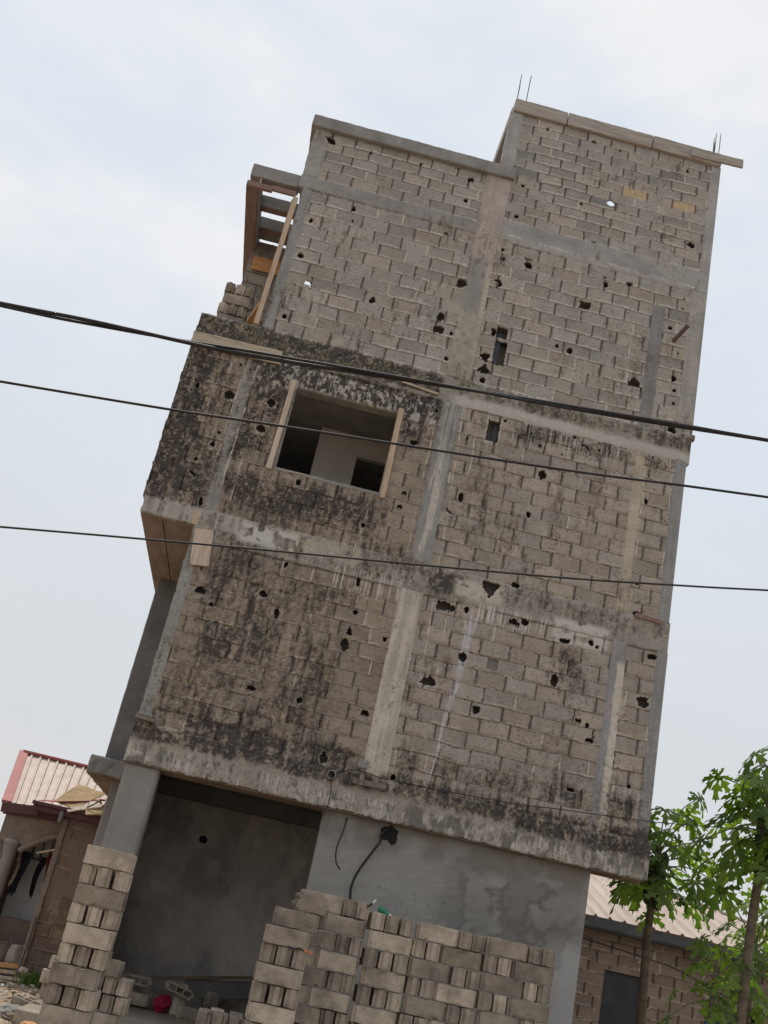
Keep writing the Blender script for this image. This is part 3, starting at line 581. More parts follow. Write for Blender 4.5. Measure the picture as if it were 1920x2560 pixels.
B('outer_wall', -2.40, -2.26, .175, 9.0, 6.80, 7.55, mt='concrete_dark', bev=0)
B('outer_wall', -2.40, -2.26, 1.95, 9.0, 7.55, 9.34, mt='concrete_dark', bev=0)  # unseen opening left towards the facade, added to side-light the window room
B('slab', -2.36, 5.12, .175, 9.0, 9.345, 9.765, mt='concrete', bev=0)
B('slab_edge', -2.33, -1.5, .02, .30, 9.745, 9.80, mt='concrete', bev=.012, amp=.02, size=.06)
bpart(beam_between('formwork_board', (-2.41, -.03, 9.32), (-1.09, -.03, 9.35), .04, .22, M['wood_old'], amp=.012))
bpart(beam_between('formwork_board', (.70, -.03, 9.475), (1.27, -.03, 9.42), .025, .035, M['wood_old'], amp=.006))
# right flank and back
B('outer_wall', 5.0, 5.12, .175, 9.0, 3.8, 12.4, mt='concrete', bev=0)
B('outer_wall', -2.3, 5.0, 8.85, 9.0, 3.8, 9.4, mt='concrete', bev=0)
B('outer_wall', 1.55, 5.0, 5.0, 5.12, 9.77, 12.8, mt='concrete', bev=0)
B('partition_wall', 1.45, 1.57, .175, 5.0, 9.77, 12.6, mt='concrete', bev=0)
B('timber_end', 5.14, 5.33, .30, .38, 9.93, 10.02, mt='ply_red', bev=.004)
# third floor, left bay with beams and formwork still up
B('side_wall', -1.485, -1.34, .175, 3.6, 9.77, 12.40, mt='concrete', bev=0)
bpart(beam_between('formwork_board', (-1.585, -.02, 9.80), (-1.545, -.02, 12.16), .07, .075, M['wood_tan']))
bpart(beam_between('formwork_board', (-1.60, .10, 11.55), (-1.60, .10, 12.2), .03, .03, M['wood_grey']))
B('roof_beam', -2.33, -1.56, .02, .24, 12.395, 12.632, mt='concrete', bev=.008, amp=.008)
B('roof_beam', -2.33, -2.16, .24, 4.6, 12.40, 12.62, mt='concrete', bev=.006, amp=.006)
for k, y0 in enumerate((.62, 1.06)):
    B('roof_beam', -2.16, -1.49, (.72, 1.30)[k], (.72, 1.30)[k]+(.12, .35)[k], 12.40, 12.62, mt='concrete', bev=.008, amp=.008)
    B('formwork_board', -2.15, -1.50, (.71, 1.29)[k], (.71, 1.29)[k]+.14, 12.385, 12.397, mt='ply_red', bev=0)
B('formwork_board', -2.335, -1.93, -.04, .03, 12.16, 12.25, mt='ply_red', bev=.004, rot=Matrix.Rotation(0, 4, 'Y'))
B('formwork_board', -1.95, -1.56, -.015, .03, 12.20, 12.285, mt='ply_red', bev=.004)
B('formwork_board', -2.34, -2.155, .03, 2.85, 12.17, 12.20, mt='ply_red', bev=.004, amp=.004)
B('formwork_board', -2.165, -2.135, .03, 2.85, 12.20, 12.39, mt='wood_grey', bev=.004)
B('formwork_board', -2.12, -1.50, 1.60, 1.63, 11.77, 12.03, mt='wood_orange', bev=.004)
def sw(x, z):
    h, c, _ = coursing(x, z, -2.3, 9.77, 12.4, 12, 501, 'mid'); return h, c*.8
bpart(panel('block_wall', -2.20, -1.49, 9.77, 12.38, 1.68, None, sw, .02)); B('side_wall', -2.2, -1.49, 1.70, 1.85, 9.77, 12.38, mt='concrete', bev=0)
bpart(beam_between('formwork_board', (-1.80, .9, 10.30), (-1.70, 1.0, 10.75), .03, .12, M['wood_orange']))
# parapet cap with its return, and the roof tower
cap = B('parapet_cap', -1.625, 1.75, -.085, .10, 13.575, 13.80, mt='concrete', bev=.012, amp=.010, size=.10)
B('parapet_cap', -1.628, -1.40, .10, 1.6, 13.58, 13.80, mt='concrete', bev=.012, amp=.008)
B('side_wall', -1.555, -1.42, .175, 1.6, 12.63, 13.58, mt='concrete', bev=0)
for a, b in ((1.515, 2.428), (2.442, 3.925), (3.937, 5.15)):
    B('tower_cap', a, b, -.06, .17, 14.985, 15.245+.01*rnd.random(), mt='wood_grey', bev=.012, amp=.010, size=.09)
bpart(beam_between('tower_cap', (4.6, -.075, 15.10), (5.515, -.075, 15.135), .04, .165, M['wood_grey'], amp=.006))
B('tower_cap', 1.50, 1.66, .17, 4.2, 14.99, 15.25, mt='wood_grey', bev=.01, amp=.006)
B('formwork_board', 1.66, 1.70, .17, 4.2, 14.90, 15.22, mt='ply_red', bev=0)
B('column', 1.505, 1.70, .175, .34, 12.6, 14.99, mt='concrete', bev=.01)
bpart(beam_between('formwork_board', (1.62, 1.3, 13.3), (1.60, 1.3, 15.0), .07, .07, M['wood_tan']))
B('outer_wall', 5.0, 5.15, .175, 4.2, 12.8, 14.98, mt='concrete', bev=0)
for rx, ry, zt in ((1.532, .0, 15.82), (1.545, .12, 15.72), (1.69, .0, 15.86), (5.0, .0, 15.60), (5.03, .02, 15.75), (5.06, .12, 15.62), (5.10, .0, 15.74)):
    bpart(tube('rebar', [(rx, ry, 14.9), (rx+.004, ry, 15.3), (rx+.02*(rnd.random()-.2), ry, zt)], .0075, M['steel'], seg=6, n=3))
# pipe stub, conduits in the cut chases, a bent bar
bm = bmesh.new()
ring = []
for r_, y_ in ((.056, -.11), (.056, .06), (.047, .06), (.047, -.11)):
    ring.append([bm.verts.new((.943+r_*math.cos(t*math.pi/10), y_, 3.700+r_*math.sin(t*math.pi/10))) for t in range(20)])
for a in range(4):
    for t in range(20): bm.faces.new((ring[a][t], ring[a][(t+1) % 20], ring[(a+1) % 4][(t+1) % 20], ring[(a+1) % 4][t]))
pp = bpart(from_bm('drain_pipe', bm, M['pvc'], smooth=False))
B('bore_shade_plate', .90, .985, .05, .06, 3.66, 3.74, mt='black', bev=0)  # black plate closing the pipe, painted shade of its inside
for x_ in (1.955, 1.985, 2.012): bpart(tube('conduit', [(x_, .05, 9.98), (x_+.01, .045, 10.3), (x_+.03, .06, 10.75)], .013, M['conduit'], n=4))
for x_ in (2.20, 2.23): bpart(tube('conduit', [(x_, .06, 8.80), (x_, .05, 9.0), (x_+.02, .08, 9.22)], .011, M['conduit'], n=4))
bpart(beam_between('steel_bar', (4.69, .06, 11.37), (4.80, -.34, 11.50), .05, .05, M['rust']))
# lump of old formwork nailed to the slab edge
bpart(beam_between('formwork_board', (1.225, -.04, 3.70), (1.66, -.04, 3.705), .05, .075, M['wood_dark'], amp=.012))
bpart(beam_between('formwork_board', (1.335, -.075, 3.655), (1.315, -.075, 3.87), .05, .055, M['wood_dark'], amp=.006))
B('mortar_lump', 1.25, 1.38, -.10, .0, 3.85, 3.99, mt='concrete', bev=.03, amp=.03, size=.04)
bpart(beam_between('formwork_board', (-1.64, -.05, 3.87), (-1.38, -.05, 3.85), .07, .05, M['wood_dark'], amp=.012))
B('mortar_lump', -1.62, -1.42, -.07, .0, 3.885, 3.925, mt='concrete', bev=.012, amp=.02, size=.04)
bpart(beam_between('formwork_board', (4.62, -.02, 6.80), (5.02, -.02, 6.785), .03, .06, M['ply_red'], amp=.006))
# cables on the ground floor wall
def cable_thing(nm, pts, r, label, seg=8, n=6, group=None, mt='cable', taper=None):
    return tag(tube(nm, pts, r, M[mt], seg=seg, n=n, taper=taper), label, 'cable', group)
cable_thing('hanging_cable', [(1.27, .12, 3.26), (1.255, .09, 3.08), (1.215, .06, 2.86), (1.245, .07, 2.70), (1.31, .05, 2.62)], .010, 'short black cable tail hanging from the wall left of the long one')
cable_thing('hanging_cable', [(1.80, .11, 3.23), (1.73, .08, 3.13), (1.735, .06, 3.05), (1.64, .06, 2.86), (1.53, .06, 2.62), (1.495, .07, 2.45), (1.515, .08, 2.30), (1.56, .08, 2.1)], .017, 'long curving black cable hanging out of a hole in the plastered wall')
cable_thing('thin_wire', [(.955, -.12, 3.66), (.985, -.09, 3.40), (.955, -.08, 3.20), (.88, .1, 2.98), (.80, .3, 2.80)], .006, 'thin wire hanging from the drain pipe stub across the dark opening', seg=5)
cable_thing('thin_wire', [(.99, -.05, 3.73), (1.12, -.1, 3.79), (1.27, -.13, 3.82), (1.62, -.06, 3.81), (2.43, -.06, 3.83), (3.43, -.07, 3.88), (3.89, -.08, 3.93), (4.93, -.12, 4.02), (5.36, -.2, 4.06), (6.27, -.3, 4.18), (6.9, -.4, 4.25)], .0065, 'lowest thin wire running along the slab edge towards the papaya trees', seg=5)

# overhead lines crossing the view
wl = empty('power_cable', (0, -4, 7.2)); tag(wl, 'thick twisted pair of black power cables, topmost of the overhead lines', 'power cable', 'overhead lines')
base = [(-6.5, -4.0, 6.83), (-3.68, -4, 6.96), (-2.74, -4, 7.017), (-1.71, -4, 7.075), (-.81, -4, 7.15), (.9, -4, 7.325), (2.37, -4, 7.46), (3.63, -4, 7.58), (4.54, -4, 7.67), (8, -4, 8.02)]
bp = spline(base, 24)
for ph, r_, am in ((0, .021, .016), (math.pi, .016, .022)):
    bm = bmesh.new()
    pts = [p+Vector((0, math.cos(ph+i*.055)*am, math.sin(ph+i*.055)*am*(.6+.6*math.sin(i*.021))))-Vector((0, -4, 7.2))*0 for i, p in enumerate(bp)]
    tube_bm(bm, pts, r_, 8); o = from_bm('strand', bm, M['cable'], None, True); o.parent = wl; o.location = (0, 4, -7.2)
tag(tube('power_cable', [(-6.5, -4, 5.84), (-3.395, -4, 6.121), (-1.7, -4, 6.28), (-.58, -4, 6.405), (.47, -4, 6.513), (2.42, -4, 6.718), (3.65, -4, 6.878), (4.59, -4, 6.994), (8, -4, 7.42)], .0135, M['cable'], n=8), 'single black wire passing in front of the open window', 'power cable', 'overhead lines')
tag(tube('power_cable', [(-6.5, -4, 4.05), (-2.9, -4, 4.661), (-1.49, -4, 4.896), (-.35, -4, 5.08), (1.23, -4, 5.325), (2.64, -4, 5.555), (3.64, -4, 5.742), (4.67, -4, 5.946), (8, -4, 6.63)], .0105, M['cable'], n=8), 'thinnest and lowest overhead wire, crossing below the window', 'power cable', 'overhead lines')

# ------------------------------------------------------------------ hollow blocks
def block_mesh(seed, L=.450, T=.134, Hh=.166, broken=False):
    r = random.Random(seed)
    bm = bmesh.new()
    # plan: long sides straight, each end with a flat raised tongue between two chamfered rebates
    e = .030; n = .030; c = .012
    half = [(-L/2+e, -T/2), (L/2-e, -T/2), (L/2-e, -T/2+n), (L/2, -T/2+n+c), (L/2, T/2-n-c), (L/2-e, T/2-n), (L/2-e, T/2), (-L/2+e, T/2), (-L/2+e, T/2-n), (-L/2, T/2-n-c), (-L/2, -T/2+n+c), (-L/2+e, -T/2+n)]
    def loop(pts, z): 
        vs = [bm.verts.new((x, y, z)) for x, y in pts]
        return vs, [bm.edges.new((vs[i], vs[(i+1) % len(vs)])) for i in range(len(vs))]
    nc = 3; w = (L-2*.045)/nc
    cav = []
    for k in range(nc):
        x0 = -L/2+.045+k*w+.012; x1 = x0+w-.024; y0, y1 = -T/2+.034, T/2-.034
        cav.append([(x0, y0), (x0, y1), (x1, y1), (x1, y0)])
    eds = []; sides = []
    for pts in [half]+cav:
        v, e_ = loop(pts, Hh); eds += e_; sides.append(v)
    bmesh.ops.triangle_fill(bm, use_beauty=True, use_dissolve=False, edges=eds)
    top = bm.faces[:]
    ret = bmesh.ops.extrude_face_region(bm, geom=top)
    bmesh.ops.translate(bm, vec=(0, 0, -Hh), verts=[v for v in ret['geom'] if isinstance(v, bmesh.types.BMVert)])
    bmesh.ops.recalc_face_normals(bm, faces=bm.faces[:])
    sh = [x for x in bm.edges if x.calc_face_angle(0) > .6]
    bmesh.ops.bevel(bm, geom=sh, offset=.004, segments=1, affect='EDGES')
    bmesh.ops.triangulate(bm, faces=bm.faces[:])
    for _ in range(5):
        es = [x for x in bm.edges if x.calc_length() > .034]
        if not es or len(bm.verts) > 7000: break
        bmesh.ops.subdivide_edges(bm, edges=es, cuts=1); bmesh.ops.triangulate(bm, faces=[f for f in bm.faces if len(f.verts) > 3])
    off = Vector((seed*5.3, seed*2.9, seed*7.7))
    for v in bm.verts:
        d = mnoise.noise_vector(v.co*14+off)*.0035+mnoise.noise_vector(v.co*55+off)*.0016
        # worn arrises: pull material in where noise is high near the outer edges
        ez = min(v.co.z, Hh-v.co.z); ey = T/2-abs(v.co.y); ex = L/2-abs(v.co.x)
        ed = sorted((ez, ey, ex))[1]
        ch = mnoise.noise(v.co*17+off*1.3)
        if ed < .02 and ch > .18: d -= Vector((math.copysign(1, v.co.x)*(ex < .03), math.copysign(1, v.co.y)*(ey < .03), math.copysign(1, v.co.z-Hh/2)*(ez < .03)))*.012*(ch-.18)*2
        v.co += d
    if broken:
        for v in bm.verts:
            t = v.co.x+.35*v.co.y+.1*mnoise.noise(v.co*20+off)-.05
            if t > 0: v.co.x -= t*.92
    me = bpy.data.meshes.new('hollow_block'); bmesh.ops.recalc_face_normals(bm, faces=bm.faces[:]); bm.to_mesh(me); bm.free()
    me.materials.append(M['block']); return me
BM = [block_mesh(i) for i in range(1, 9)]; BROKEN = block_mesh(21, broken=True)
ORD = ['top', 'second', 'third', 'fourth', 'fifth', 'sixth', 'seventh', 'eighth', 'ninth', 'tenth', 'eleventh', 'lowest']
nb = [0]
def block(x, y, z, rz, label, group, me=None, rot=None):
    nb[0] += 1
    o = bpy.data.objects.new('hollow_block', me or BM[rnd.randrange(len(BM))]); COL.objects.link(o)
    o.location = (x, y, z); o.rotation_euler = rot or (0, 0, rz+rnd.choice((0, math.pi))+rnd.uniform(-.03, .03))
    return tag(o, label, 'concrete block', group)
def course_name(k): return 'top course' if k == 0 else ORD[k]+' course down'
def stack(x0, yf, ztop, n, pitch, kind, where, group, first='S', skew=0.0, rear=False, zg=.2):
    """kind 1: 45 cm square in plan; kind 2: 75 cm wide with a stretcher beside two headers. yf = front face"""
    for k in range(n):
        z = ztop-(k+1)*pitch+.002; sx = skew*k; t = k % 2 if first == 'S' else (k+1) % 2
        cn = course_name(k)
        j = lambda s=.010: rnd.uniform(-s, s)
        if kind == 1:
            if t == 0:
                block(x0+.225+sx+j(), yf+.073+j(.018), z, 0, f'concrete block laid lengthwise, {cn}, {where}', group)
                if rear: block(x0+.225+sx+j(), yf+.375, z, 0, f'rear block laid lengthwise, {cn}, {where}', group)
            else:
                for i, w in enumerate(('left', 'middle', 'right')):
                    block(x0+.07+i*.157+sx+j(.006), yf+.228+j(.026), z, math.pi/2, f'{w} end-on block of three, {cn}, {where}', group)
        else:
            a = 0 if t == 0 else .295; b = .455 if t == 0 else 0
            block(x0+a+.225+sx+j(), yf+.073+j(.018), z, 0, f'concrete block laid lengthwise, {cn}, {where}', group)
            for i, w in enumerate(('left', 'right')):
                block(x0+b+.072+i*.148+sx+j(.005), yf+.228+j(.026), z, math.pi/2, f'{w} end-on block of two, {cn}, {where}', group)
GR = 'stacked hollow blocks in front of the building'
stack(-1.355, -3.1, 2.125, 11, .1735, 1, 'lone leftmost stack', GR, 'S', .0135*0, rear=True)
stack(.475, -2.65, 1.80, 9, .1765, 1, 'narrow stack beside the dark opening', GR, 'S', 0, rear=True)
block(.74, -2.57, 1.80, 0, 'single block with a dark rough end, resting high on the narrow stack', GR)
hb = block(.79, -2.55, 1.975, 0, 'short broken block lying topmost on the narrow stack', GR, BROKEN)
stack(.765, -2.12, 2.215, 11, .1795, 2, 'stack behind the narrow one', GR, 'S')
stack(1.535, -2.2, 2.145, 11, .1785, 1, 'stack under the green bottle', GR, 'H')
stack(2.01, -2.18, 2.150, 11, .1785, 2, 'stack between bottle and rightmost stacks', GR, 'S')
stack(2.775, -2.2, 2.160, 11, .1785, 2, 'rightmost stack', GR, 'S')
GL = 'hollow blocks in the low stack'
for k in range(4):
    for i, w in enumerate(('left', 'middle', 'right')):
        block(.10+i*.158+rnd.uniform(-.008, .008), -1.99+rnd.uniform(-.02, .02), .90-(k+1)*.175, math.pi/2, f'{w} end-on block, {course_name(k)}, low stack in the opening', GL)
for i, w in enumerate(('left', 'right')):
    block(.22+i*.2, -1.55, .90-.175, math.pi/2, f'{w} block at the rear of the low stack top', GL)
GT = 'hollow blocks stacked on the overhanging slab'
for k, t in enumerate('HSHS'):
    z = 10.54-(k+1)*.1855; cn = course_name(k)
    if t == 'S': block(-1.985+.01*(k == 1), .26, z, 0, f'lengthwise block, {cn}, little stack on the high ledge', GT)
    else:
        for i, w in enumerate(('left', 'middle', 'right')): block(-2.135+i*.147-.012*k, .40, z, math.pi/2, f'{w} end-on block, {cn}, little stack on the high ledge', GT)
# second stack just behind the lone one
GB = 'hollow blocks behind the leftmost stack'
block(-1.10, -.9, .945, 0, 'block laid lengthwise on top of the small stack behind the leftmost stack', GB)
for i, w in enumerate(('left', 'middle', 'right')):
    block(-1.12+i*.15, -.70, .77, math.pi/2, f'{w} end-on block, upper course, small stack behind the leftmost one', GB)
    block(-1.10+i*.15, -.70, .59, math.pi/2, f'{w} end-on block, lower course, small stack behind the leftmost one', GB)
for k in range(2): block(-1.0, -.88, .41-k*.18, 0, ('upper' if k == 0 else 'lower')+' base block of the small stack behind the leftmost stack', GB)
# tool marks on one block of the lone stack: scratched strokes
def scratch(pts, par):
    o = tube('scratch_mark', [(x, -3.108, z) for x, z in pts], .0035, M['wood_pale'], seg=5, n=5); o.parent = par; o.matrix_parent_inverse = par.matrix_basis.inverted(); return o
tgt = [o for o in COL.objects if o.name.startswith('hollow_block') and o.get('label', '').startswith('concrete block laid lengthwise, seventh') and 'lone' in o['label']][0]
tgt['label'] = 'concrete block with pale scratched strokes, seventh course of the lone leftmost stack'
for pts in ([(-1.21, .985), (-1.19, 1.03), (-1.165, 1.055), (-1.155, 1.0)], [(-1.20, 1.005), (-1.16, 1.012)], [(-1.05, 1.068), (-1.10, 1.062), (-1.115, 1.03), (-1.095, .985), (-1.11, .945)], [(-1.035, 1.03), (-1.035, .955)], [(-.975, 1.0), (-1.005, .955)], [(-.935, .995), (-.965, .965)]): scratch(pts, tgt)

# ------------------------------------------------------------------ blocks and odds and ends lying about
GI = 'loose hollow blocks in and beside the ground-floor opening'
hp = math.pi/2
block(-.96, 3.85, .72, 0, 'dusty block on its side showing three dark cavities, left inside the opening', GI, rot=(hp, 0, .06))
block(-.92, 3.75, .39, 0, 'block with a pale top edge under the left one with cavities', GI, rot=(0, 0, .03))
block(-.31, 3.62, .72, 0, 'tilted block showing three cavities, beside the red cloth', GI, rot=(hp, .22, .1))
block(-.36, 3.62, .58, 0, 'block standing on end, right of the red cloth', GI, rot=(0, hp, .2))
block(-.05, 3.6, .36, 0, 'dark block lying behind the low stack, under the long plank', GI, rot=(0, 0, .3))
block(.32, 3.9, .36, 0, 'block lying far back below the planks in the opening', GI, rot=(0, 0, -.4))
block(.62, 3.4, .36, 0, 'half hidden block between the narrow stack and the planks', GI, rot=(0, 0, .9))
block(.12, 3.9, .545, 0, 'upright block standing in the dark under the planks', GI, rot=(0, hp, .5))
block(-2.03, 1.05, .225, 0, 'hollow block with two cavities upward, lying alone on the littered ground', GI, rot=(.16, .12, -.42))
block(-1.86, 1.95, .545, 0, 'grey block on top of the pile left of the lone stack', GI, rot=(0, 0, .1))
block(-1.82, 2.0, .372, 0, 'middle block of the pile left of the lone stack', GI, rot=(0, 0, -.05))
block(-1.84, 1.98, .20, 0, 'bottom block of the pile left of the lone stack', GI, rot=(0, 0, .05))
block(-1.82, 2.12, .72, 0, 'block set back at the very top of the pile left of the lone stack', GI, BROKEN, rot=(0, 0, .2))

def chunk(nm, loc, s, label, cat, mt, seed, group=None):
    bm = bmesh.new(); bmesh.ops.create_icosphere(bm, subdivisions=3, radius=1)
    off = Vector((seed*4.1, seed, seed*2.2))
    for v in bm.verts:
        p = v.co.copy(); k = max(abs(p.x), abs(p.y), abs(p.z)); p = p.lerp(p/k, .55)
        p += mnoise.noise_vector(p*1.6+off)*.28+mnoise.noise_vector(p*5+off)*.07
        v.co = Vector((p.x*s[0], p.y*s[1], p.z*s[2]))
    o = from_bm(nm, bm, mt); o.location = loc; o.rotation_euler = (0, 0, seed*1.3); return tag(o, label, cat, group)
chunk('broken_slab', (-2.05, .55, .27), (.24, .16, .07), 'flat broken piece of concrete in front of the lone hollow block', 'rubble', M['concrete'], 1)
chunk('broken_slab', (-1.95, .30, .24), (.17, .13, .055), 'small tan slab fragment, lowest of the rubble at the left edge', 'rubble', M['soffit'], 2)
chunk('stone', (-1.05, 1.5, .40), (.06, .05, .045), 'fist sized stone on the bare floor of the opening', 'stone', M['concrete'], 3)
chunk('crumpled_carton', (-1.72, -.55, .25), (.12, .09, .06), 'crumpled orange-brown carton on the ground beside the lone stack', 'carton', M['wood_orange'], 4)
chunk('stone', (-2.86, 5.6, .40), (.07, .06, .05), 'whitish stone at the foot of the neighbour house wall', 'stone', M['wood_pale'], 5)

# boards on the floor of the opening
tag(beam_between('plank', (-.80, 4.25, .76), (1.0, 4.45, 1.12), .04, .05, M['soffit']), 'long thin batten along the back wall of the opening', 'plank')
tag(beam_between('plank', (-.25, 4.35, .72), (1.0, 4.5, .92), .04, .26, M['concrete_dark']), 'wide dusty board leaning against the back wall of the opening', 'plank')
# red cloth
bm = bmesh.new(); bmesh.ops.create_icosphere(bm, subdivisions=4, radius=1)
for v in bm.verts:
    p = v.co.copy(); p += mnoise.noise_vector(p*1.9)*.25; f = .035*math.sin(p.x*9+p.z*4)+.02*mnoise.noise(p*6)
    v.co = Vector((p.x*.115+f, p.y*.09+f, p.z*.12))
rc = from_bm('red_cloth', bm, mat('crimson_cloth', [(.3, (.30, .015, .045)), (.7, (.48, .03, .09))], 6, .85, .2, 40), None, True); rc.location = (-.50, 3.75, .49)
tag(rc, 'crumpled crimson cloth among grey blocks inside the opening', 'cloth')
# bottle, brush and trowel left on the stacks
M['green'] = mat('green_plastic', [(.4, (.03, .16, .10)), (.6, (.05, .22, .14))], 8, .35, 0); M['white'] = mat('white_plastic', [(.4, (.6, .6, .58)), (.6, (.75, .75, .72))], 8, .5, 0)
M['orange'] = mat('orange_plastic', [(.4, (.55, .13, .04)), (.6, (.65, .18, .06))], 8, .5, 0)
def lathe(nm, prof, mt, parent=None, seg=20):
    bm = bmesh.new(); R = []
    for (r, z) in prof: R.append([bm.verts.new((r*math.cos(2*math.pi*k/seg), r*math.sin(2*math.pi*k/seg), z)) for k in range(seg)])
    for a, b in zip(R, R[1:]):
        for k in range(seg): bm.faces.new((a[k], a[(k+1) % seg], b[(k+1) % seg], b[k]))
    bm.faces.new(R[0][::-1]); bm.faces.new(R[-1]); return from_bm(nm, bm, mt, parent, True)
bt = empty('green_bottle', (1.60, -2.06, 2.185), .35); bt.rotation_euler = (.15, 1.95, -.35)
tag(bt, 'small green bottle with a white cap, lying on a block stack', 'bottle')
lathe('bottle_body', [(.004, 0), (.026, .003), (.032, .02), (.034, .08), (.027, .105), (.016, .125), (.013, .135)], M['green'], bt)
lathe('cap', [(.014, .135), (.017, .137), (.017, .158), (.004, .160)], M['white'], bt)
br = empty('paint_brush', (1.49, -2.1, 2.17)); tag(br, 'black handled brush with a white tip, poking up between two stacks', 'brush')
tube('handle', [(-.05, 0, -.02), (.0, 0, .015), (.03, 0, .045)], .011, M['cable'], br); tube('bristles', [(.03, 0, .045), (.05, 0, .072), (.058, 0, .085)], .010, M['white'], br)
tr = empty('hand_tool', (.86, -2.67, 1.625)); tag(tr, 'small tool with an orange handle and black loop, wedged between blocks', 'tool')
tube('handle', [(.02, .0, -.005), (.07, -.01, -.004), (.10, -.02, -.012)], .009, M['orange'], tr); tube('loop', [(.02, 0, -.005), (-.03, -.01, .012), (-.08, -.005, .0), (-.14, 0, .008)], .007, M['cable'], tr)

# ------------------------------------------------------------------ ground
M['dirt'] = mat('dry_earth', [(.3, (.22, .16, .11)), (.5, (.33, .245, .17)), (.7, (.42, .33, .24))], 1.2, .97, .6, 30, fine=.25)
bm = bmesh.new(); 
gx = [-300, -80, -30]+[-16+.5*i for i in range(65)]+[30, 80, 300]; gy = [-60, -30]+[-15+.5*i for i in range(65)]+[30, 90, 400]
vv = [[bm.verts.new((x, y, .2+(.035*mnoise.noise(Vector((x*.5, y*.5, 0)))+.02*mnoise.noise(Vector((x*2, y*2, 3))) if abs(x) < 17 and -15.5 < y < 18 else 0)-.004)) for x in gx] for y in gy]
for a, b in zip(vv, vv[1:]):
    for i in range(len(gx)-1): bm.faces.new((a[i], a[i+1], b[i+1], b[i]))
tag(from_bm('ground', bm, M['dirt'], None, True), 'bare brown earth around the buildings', 'ground', kind='structure')
fl = box('floor', -2.0, 1.0, .03, 5.0, .10, .36, mat('screed_floor', [(.3, (.24, .20, .16)), (.7, (.36, .31, .25))], 1.5, .95, .3, 40, fine=.15), None, bev=.01, amp=.006, size=.2)
tag(fl, 'dusty raised floor of the ground-floor opening', 'floor', kind='structure')
# litter: scraps nobody could count
bm = bmesh.new(); r2 = random.Random(5)
for _ in range(900):
    x = r2.uniform(-3.6, -1.1); y = r2.uniform(-1.6, 5.5)
    if x > -1.5 and y > -.5: continue
    s = r2.uniform(.008, .05); a = r2.uniform(0, 6.28); t = r2.uniform(-.5, .5)
    mt_ = Matrix.Translation((x, y, .215+s*.3)) @ Matrix.Rotation(a, 4, 'Z') @ Matrix.Rotation(t, 4, 'X') @ Matrix.Rotation(r2.uniform(-.5, .5), 4, 'Y')
    vs = [bm.verts.new(mt_ @ Vector((px*s*r2.uniform(.6, 1.3), py*s*r2.uniform(.6, 1.3), r2.uniform(-.2, .2)*s))) for px, py in ((-1, -.6), (1, -.7), (.9, .6), (-.8, .7))]
    ex = bmesh.ops.extrude_face_region(bm, geom=[bm.faces.new(vs)]); bmesh.ops.translate(bm, vec=(0, 0, -.006), verts=[g for g in ex['geom'] if isinstance(g, bmesh.types.BMVert)])
mt_l = mat('litter_scraps', [(.2, (.08, .07, .06)), (.45, (.25, .2, .15)), (.6, (.45, .42, .38)), (.8, (.6, .58, .55))], 5, .8, 0)
tag(from_bm('litter', bm, mt_l), 'scattered scraps of paper, chips and rubbish on the ground', 'litter', kind='stuff')

# ------------------------------------------------------------------ neighbour house on the left
HS = empty('small_house', (-3, 6.2, .2)); tag(HS, 'low neighbour house with pinkish ribbed metal roof and dark red trim', 'house')
HO = Vector((3, -6.2, -.2))
def hp_(o): o.parent = HS; o.location = HO; return o
M['roof_pink'] = mat('pale_pink_sheet', [(.25, (.36, .25, .19)), (.42, (.48, .38, .32)), (.6, (.54, .44, .375)), (.8, (.62, .53, .46))], 4, .55, .05, 10, fine=.06)
M['red_trim'] = mat('faded_red_trim', [(.3, (.34, .10, .09)), (.7, (.44, .15, .135))], 3, .6, .05, 10)
M['maroon'] = mat('maroon_fascia', [(.3, (.075, .035, .038)), (.7, (.12, .05, .054))], 3, .6, .1, 12)
M['mud'] = mat('mud_render', [(.3, (.16, .125, .10)), (.6, (.23, .185, .15)), (.8, (.29, .235, .19))], 2.5, .95, .4, 30, fine=.15)
E0, E1, R0, R1 = Vector((-4.05, 6.0, 2.87)), Vector((-1.7, 6.0, 3.05)), Vector((-4.44, 8.0, 3.97)), Vector((-1.72, 8.0, 3.95))
def sheet(nm, e0, e1, r0_, r1_, mt, n, ribw, ribh, thick=.02, per=12):
    bm = bmesh.new(); nrm = (e1-e0).cross(r0_-e0).normalized()
    us = []
    for k in range(n+1):
        u = k/n
        for d, h in ((-ribw, 0), (-ribw*.5, ribh), (ribw*.5, ribh), (ribw, 0)):
            us.append((min(max(u+d, 0), 1), h))
    rows = []
    for j in range(per+1):
        v = j/per; rows.append([bm.verts.new((e0.lerp(e1, u)).lerp(r0_.lerp(r1_, u), v)+nrm*(h+.004*mnoise.noise(Vector((u*7, v*3, 1))))) for u, h in us])
    for a, b in zip(rows, rows[1:]):
        for i in range(len(us)-1):
            if us[i][0] != us[i+1][0] or us[i][1] != us[i+1][1]: bm.faces.new((a[i], a[i+1], b[i+1], b[i]))
    ex = bmesh.ops.extrude_face_region(bm, geom=bm.faces[:]); bmesh.ops.translate(bm, vec=-nrm*thick, verts=[g for g in ex['geom'] if isinstance(g, bmesh.types.BMVert)])
    return from_bm(nm, bm, mt)
rf = hp_(sheet('roof', E0, E1, R0, R1, M['roof_pink'], 16, .010, .030))
def trim(nm, a, b, w, h, mt, up_=Vector((0, 0, .02))):
    return hp_(beam_between(nm, Vector(a)+up_, Vector(b)+up_, w, h, M[mt]))
trim('verge_trim', E0, R0, .17, .05, 'red_trim'); trim('ridge_cap', R0, R1, .16, .05, 'red_trim')
